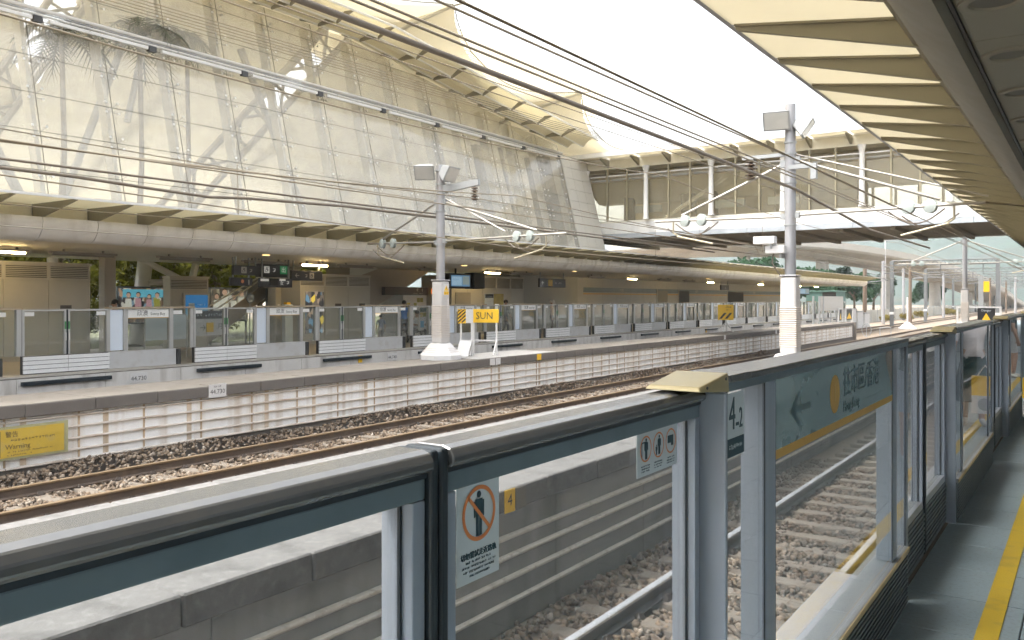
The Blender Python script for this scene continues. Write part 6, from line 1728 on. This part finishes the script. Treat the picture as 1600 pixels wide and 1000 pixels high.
for i, (x, y, sc) in enumerate(((-23, 104, .5), (-22, 118, .5), (-21.5, 130, .5), (-22, 145, .6), (-3, 160, .9), (-2, 190, 1.1), (-21, 170, .7), (3, 210, 1.2))):
    tree(4, x, y, -1.33, sc, f'{ORD[i]} dry ochre bush beside the distant tracks', 'bush', 'bush', 'dry bushes beside the distant tracks')
# pale trackside fence
fen = thing('trackside_fence', 'pale grey panel fence along the far side of the distant tracks', 'fence', (-23, 130, -1.33))
fm = MB(); fm.box(-.03, .03, 0, 3.9, 0, 1.6); fme = fm.mesh('fence_panel', M('fence panel', (0.46, 0.45, 0.40), 0.7, 0, 0.12, .5))
fpp = MB(); fpp.box(-.07, .07, -.07, .07, 0, 1.8); fpm = fpp.mesh('fence_post', grey_metal)
for k in range(40):
    put('fence_panel', fme, fen, (-23.5, 100 + k * 4.0, -1.33)); put('fence_post', fpm, fen, (-23.5, 99.95 + k * 4.0, -1.33))

# ================================================================ PEOPLE
skin_m = M('skin', (0.45, 0.29, 0.21), 0.55, 0, 0.06, 8)
hair_m = M('hair', (0.02, 0.017, 0.015), 0.5, 0, 0.2, 20)
def person(label, loc, face, h, cols, pose='stand', kids=None, hat=None):
    """one continuous skinned body; face = heading about z; cols = shirt, legs, shoes materials and trouser length, sleeve length (0..1)"""
    shirt, legs, shoes, leg_len, sleeve = cols
    s = h / 1.70
    sit = pose == 'sit'
    J, E, RAD, TAGS = [], [], [], []
    def j(p, r): J.append(Vector(p) * s); RAD.append(r * s); return len(J) - 1
    def e(a, c, tg): E.append((a, c)); TAGS.append(tg)
    hz = .46 if sit else .92
    fy = 0.0
    pel = j((0, 0, hz), .125); wst = j((0, .01, hz + .17), .115); ch = j((0, .0, hz + .36), .135); nb = j((0, -.01, hz + .52), .06); hd0 = j((0, .015, hz + .60), .062); hd1 = j((0, .02, hz + .68), .088); hd2 = j((0, .01, hz + .76), .072)
    e(pel, wst, 'shirt'); e(wst, ch, 'shirt'); e(ch, nb, 'shirt'); e(nb, hd0, 'skin'); e(hd0, hd1, 'skin'); e(hd1, hd2, 'skin')
    for sg in (-1, 1):
        hp = j((sg * .10, 0, hz - .04), .095)
        if sit: kn = j((sg * .11, .42, hz), .065); an = j((sg * .11, .44, .10), .042); ft = j((sg * .12, .60, .04), .035)
        else:
            st = .05 * sg if pose == 'stand' else .16 * sg
            kn = j((sg * .105, .03 + st * .6, .50), .066); an = j((sg * .10, -.02 + st, .09), .043); ft = j((sg * .115, .14 + st, .035), .036)
        e(pel, hp, 'legs'); e(hp, kn, 'thigh'); e(kn, an, 'shin'); e(an, ft, 'shoe')
        sh = j((sg * .19, 0, hz + .47), .062)
        if pose == 'sit': el = j((sg * .24, .08, hz + .22), .043); wr = j((sg * .15, .30, hz + .20), .03); hn = j((sg * .11, .40, hz + .22), .032)
        elif pose == 'reach' and sg < 0: el = j((sg * .34, .10, hz + .28), .043); wr = j((sg * .46, .16, hz + .08), .03); hn = j((sg * .45, .22, hz + .0), .032)
        else: el = j((sg * .25, -.02, hz + .20), .043); wr = j((sg * .26, .06, hz - .03), .03); hn = j((sg * .255, .08, hz - .12), .032)
        e(ch, sh, 'shirt'); e(sh, el, 'upper'); e(el, wr, 'fore'); e(wr, hn, 'skin')
        # fingers
        d = (J[hn] - J[wr]).normalized(); side = d.cross(Vector((1, 0, 0))).normalized()
        for q in range(4):
            f1 = len(J); J.append(J[hn] + d * .05 * s + side * (q - 1.5) * .019 * s); RAD.append(.0095 * s); e(hn, f1, 'skin')
            f2 = len(J); J.append(J[f1] + d * (.045 if q in (1, 2) else .035) * s + Vector((-sg * .012, .006, 0)) * s); RAD.append(.0085 * s); e(f1, f2, 'skin')
        t1 = len(J); J.append(J[hn] + side * .04 * s + d * .0 * s); RAD.append(.011 * s); e(hn, t1, 'skin')
        t2 = len(J); J.append(J[t1] + (side * .6 + d) * .03 * s); RAD.append(.009 * s); e(t1, t2, 'skin')
    me = bpy.data.meshes.new('person'); me.from_pydata(J, E, [])
    ob = bpy.data.objects.new('person_tmp', me); COL.objects.link(ob)
    sk = ob.modifiers.new('skin', 'SKIN'); sk.use_smooth_shade = True
    for i, sv in enumerate(me.skin_vertices[0].data): sv.radius = (RAD[i], RAD[i] * (.8 if i in (0, 1, 2) else 1)); sv.use_root = i == 0
    if True:
        for i in (0, 1, 2): me.skin_vertices[0].data[i].radius = (RAD[i] * 1.18, RAD[i] * .82)
    ob.modifiers.new('sub', 'SUBSURF').levels = 1
    dg = bpy.context.evaluated_depsgraph_get()
    bm_ = bpy.data.meshes.new_from_object(ob.evaluated_get(dg))
    bpy.data.objects.remove(ob)
    bm_.materials.clear()
    for mt in (skin_m, shirt, legs, shoes): bm_.materials.append(mt)
    for p in bm_.polygons:
        c = p.center; best = None
        for (a, q), tg in zip(E, TAGS):
            A, B = J[a], J[q]; ab = B - A; u = max(0, min(1, (c - A).dot(ab) / max(1e-9, ab.length_squared))); dd = (c - (A + ab * u)).length
            if best is None or dd < best[0]: best = (dd, tg, u)
        tg, u = best[1], best[2]
        if tg == 'shirt': k_ = 1 if c.z > (hz + .0) * s else 2
        elif tg == 'upper': k_ = 1 if u < sleeve * 2 else 0
        elif tg == 'fore': k_ = 1 if sleeve > .5 and u < (sleeve - .5) * 2 else 0
        elif tg == 'legs': k_ = 2
        elif tg == 'thigh': k_ = 2 if u < leg_len * 2 else 0
        elif tg == 'shin': k_ = 2 if leg_len > .5 and u < (leg_len - .5) * 2 else 0
        elif tg == 'shoe': k_ = 3
        else: k_ = 0
        p.material_index = k_; p.use_smooth = True
    o = link('person', bm_); tag(o, label, 'person', 'people waiting'); o.location = loc; o.rotation_euler = (0, 0, face)
    hc = J[hd1]
    b = MB(); b.ball((hc.x, hc.y - .012 * s, hc.z + .035 * s), (.093 * s, .105 * s, .10 * s), 14, 8)
    b.v = [(x, y, z if z > hc.z - .02 * s or y < hc.y else hc.z - .02 * s + (z - hc.z + .02 * s) * .1) for x, y, z in b.v]
    hr = b.build('hair', hair_m); hr.parent = o
    if hat:
        b = MB(); b.ball((hc.x, hc.y, hc.z + .06 * s), (.125 * s, .14 * s, .105 * s), 14, 8); b.lathe([(.135 * s, 0), (.15 * s, .012)], (hc.x, hc.y + .02, hc.z + .035 * s), 16); q = b.build('safety_helmet', hat, None, smooth='auto'); q.parent = o
    # face: eyes, nose, mouth
    b = MB()
    for sg in (-1, 1): b.ball((hc.x + sg * .032 * s, hc.y + .084 * s, hc.z + .0 * s), .011 * s, 6, 4)
    b.box(hc.x - .02 * s, hc.x + .02 * s, hc.y + .075 * s, hc.y + .086 * s, hc.z - .062 * s, hc.z - .054 * s)
    q = b.build('eyes_and_mouth', ink_black); q.parent = o
    b = MB(); b.ball((hc.x, hc.y + .092 * s, hc.z - .025 * s), (.012 * s, .02 * s, .022 * s), 6, 4)
    for sg in (-1, 1): b.ball((hc.x + sg * .09 * s, hc.y, hc.z - .01 * s), (.012 * s, .022 * s, .034 * s), 6, 4)
    q = b.build('nose_and_ears', skin_m); q.parent = o
    if kids: kids(o, J, s)
    return o
cloth = lambda n_, c: M('cloth ' + n_, c, 0.85, 0, 0.08, 12, bump=0.15, bscale=40)
shoe = cloth('shoe', (0.05, 0.05, 0.05)); white_shoe = cloth('white shoe', (0.6, 0.6, 0.58))
# far platform
person('man in a bright blue shirt standing behind the far screen doors left of the mast', (-21.9, 24.55, 0), R(200), 1.62, (cloth('blue', (0.02, 0.16, 0.55)), cloth('black', (0.03, 0.03, 0.03)), shoe, 1, .4), 'reach')
b = MB(); b.hexa([(-21.35, 24.72, .48), (-21.28, 24.72, .48), (-21.28, 25.02, .48), (-21.35, 25.02, .48), (-21.36, 24.68, .98), (-21.27, 24.68, .98), (-21.27, 25.06, .98), (-21.36, 25.06, .98)])
bg = thing('carrier_bag', 'white and blue carrier bag held by the man in the bright blue shirt', 'bag', (-21.3, 24.87, .48)); b.build('body', white_paint, bg, bevel=.02)
b = MB(); b.box(-21.277, -21.272, 24.78, 24.98, .6, .85); b.build('printed_patch', M('bag blue', (0.15, 0.4, 0.65), 0.5), bg); b = MB(); b.tube([(-21.31, 24.75, .98), (-21.31, 24.87, 1.12), (-21.31, 24.99, .98)], .012, 5); b.build('handle', white_paint, bg)
person('child in grey with a blue sleeve behind the far screen doors', (-21.9, 23.25, 0), R(60), 1.10, (cloth('grey blue', (0.22, 0.26, 0.36)), cloth('mid grey', (0.3, 0.3, 0.32)), shoe, .6, .4))
person('person in white seated behind the far screen doors beside the mast', (-22.6, 26.1, 0), R(-100), 1.66, (cloth('white', (0.6, 0.6, 0.6)), cloth('dark', (0.05, 0.05, 0.06)), shoe, 1, .45), 'sit')
person('person in dark grey seated next to the one in white', (-22.7, 25.4, 0), R(-85), 1.68, (cloth('charcoal', (0.07, 0.07, 0.075)), cloth('dark', (0.05, 0.05, 0.06)), shoe, 1, .45), 'sit')
bn = thing('bench', 'metal bench under the seated people on the far platform', 'bench', (-22.7, 25.8, 0))
b = MB(); b.box(-22.95, -22.45, 24.9, 26.9, .36, .41); b.build('seat', psd_m, bn)
for y in (25.05, 26.7):
    b = MB(); b.box(-22.8, -22.6, y, y + .06, .001, .36); b.build('leg', psd_m, bn)
person('worker in a white helmet and orange vest behind the far screen doors', (-21.8, 35.2, 0), R(-70), 1.60, (cloth('pale orange vest', (0.62, 0.40, 0.22)), cloth('brown', (0.10, 0.06, 0.05)), shoe, 1, .3), 'stand', hat=white_paint)
person('person in grey leaning behind the far screen doors right of the SUN sign', (-21.9, 31.4, 0), R(-60), 1.64, (cloth('stone grey', (0.26, 0.25, 0.23)), cloth('slate', (0.12, 0.12, 0.13)), shoe, 1, .9), 'reach')
person('person in brown walking behind the far name board at the left', (-23.2, 13.6, 0), R(180), 1.66, (cloth('brick', (0.22, 0.11, 0.07)), cloth('tan', (0.30, 0.20, 0.13)), shoe, .45, .4), 'walk')
# near platform, seen only as reflections in the screen glass
def skirt(o, J, s):
    b = MB(); b.lathe([(.15 * s, .98 * s), (.18 * s, .86 * s), (.23 * s, .62 * s), (.27 * s, .36 * s), (.265 * s, .355 * s)], (0, .0, 0), 18)
    b.v = [(x, y * .72, z) for x, y, z in b.v]
    q = b.build('skirt', cloth('dark teal', (0.02, 0.06, 0.065)), None, smooth='auto'); q.parent = o
person('person in a white t-shirt and long dark skirt, mirrored in the second fixed panel', (-.40, 12.8, 0), R(165), 1.62, (cloth('tee white', (0.72, 0.70, 0.73)), cloth('dark teal', (0.02, 0.06, 0.065)), white_shoe, .3, .35), kids=skirt)
bg = thing('shopping_bag', 'yellow and white shopping bag mirrored in the second fixed panel', 'bag', (-.58, 12.45, .22))
b = MB(); b.box(-.72, -.42, 12.40, 12.52, .22, .45); b.build('lower_body', white_paint, bg); b = MB(); b.box(-.72, -.42, 12.40, 12.52, .451, .70); b.build('upper_body', sign_yellow, bg)
b = MB(); b.tube([(-.66, 12.46, .70), (-.57, 12.46, .84), (-.48, 12.46, .70)], .01, 5); b.build('handle', white_paint, bg)
b = MB(); b.lathe([(.08, 0), (.08, .002)], (-.57, 12.396, .34), 20, axis='y'); b.build('printed_disc', grey_metal, bg)
person('person in a dark shirt and white shorts, mirrored at the right edge', (-.30, 21.0, 0), R(80), 1.68, (cloth('navy', (0.02, 0.05, 0.055)), cloth('shorts white', (0.55, 0.58, 0.6)), white_shoe, .45, .35))
person('person in pale blue-grey shorts, mirrored in the leaf before the second fixed panel', (-.20, 9.4, 0), R(20), 1.66, (cloth('teal tee', (0.10, 0.16, 0.17)), cloth('blue grey', (0.30, 0.36, 0.42)), white_shoe, .45, .35))

# ================================================================ HAZE
hz_m = bpy.data.materials.new('haze'); hz_m.use_nodes = True
hn = hz_m.node_tree.nodes; hn.clear()
ho = hn.new('ShaderNodeOutputMaterial'); hv = hn.new('ShaderNodeVolumePrincipled')
hv.inputs['Color'].default_value = (0.86, 0.93, 0.97, 1); hv.inputs['Density'].default_value = 0.00038; hv.inputs['Anisotropy'].default_value = 0.2
hz_m.node_tree.links.new(hv.outputs[0], ho.inputs['Volume'])
b = MB(); b.box(-920, 620, -310, 1330, -2.6, 215)
tag(b.build('haze', hz_m), 'thin pale summer haze filling the air', 'haze', None, 'stuff')
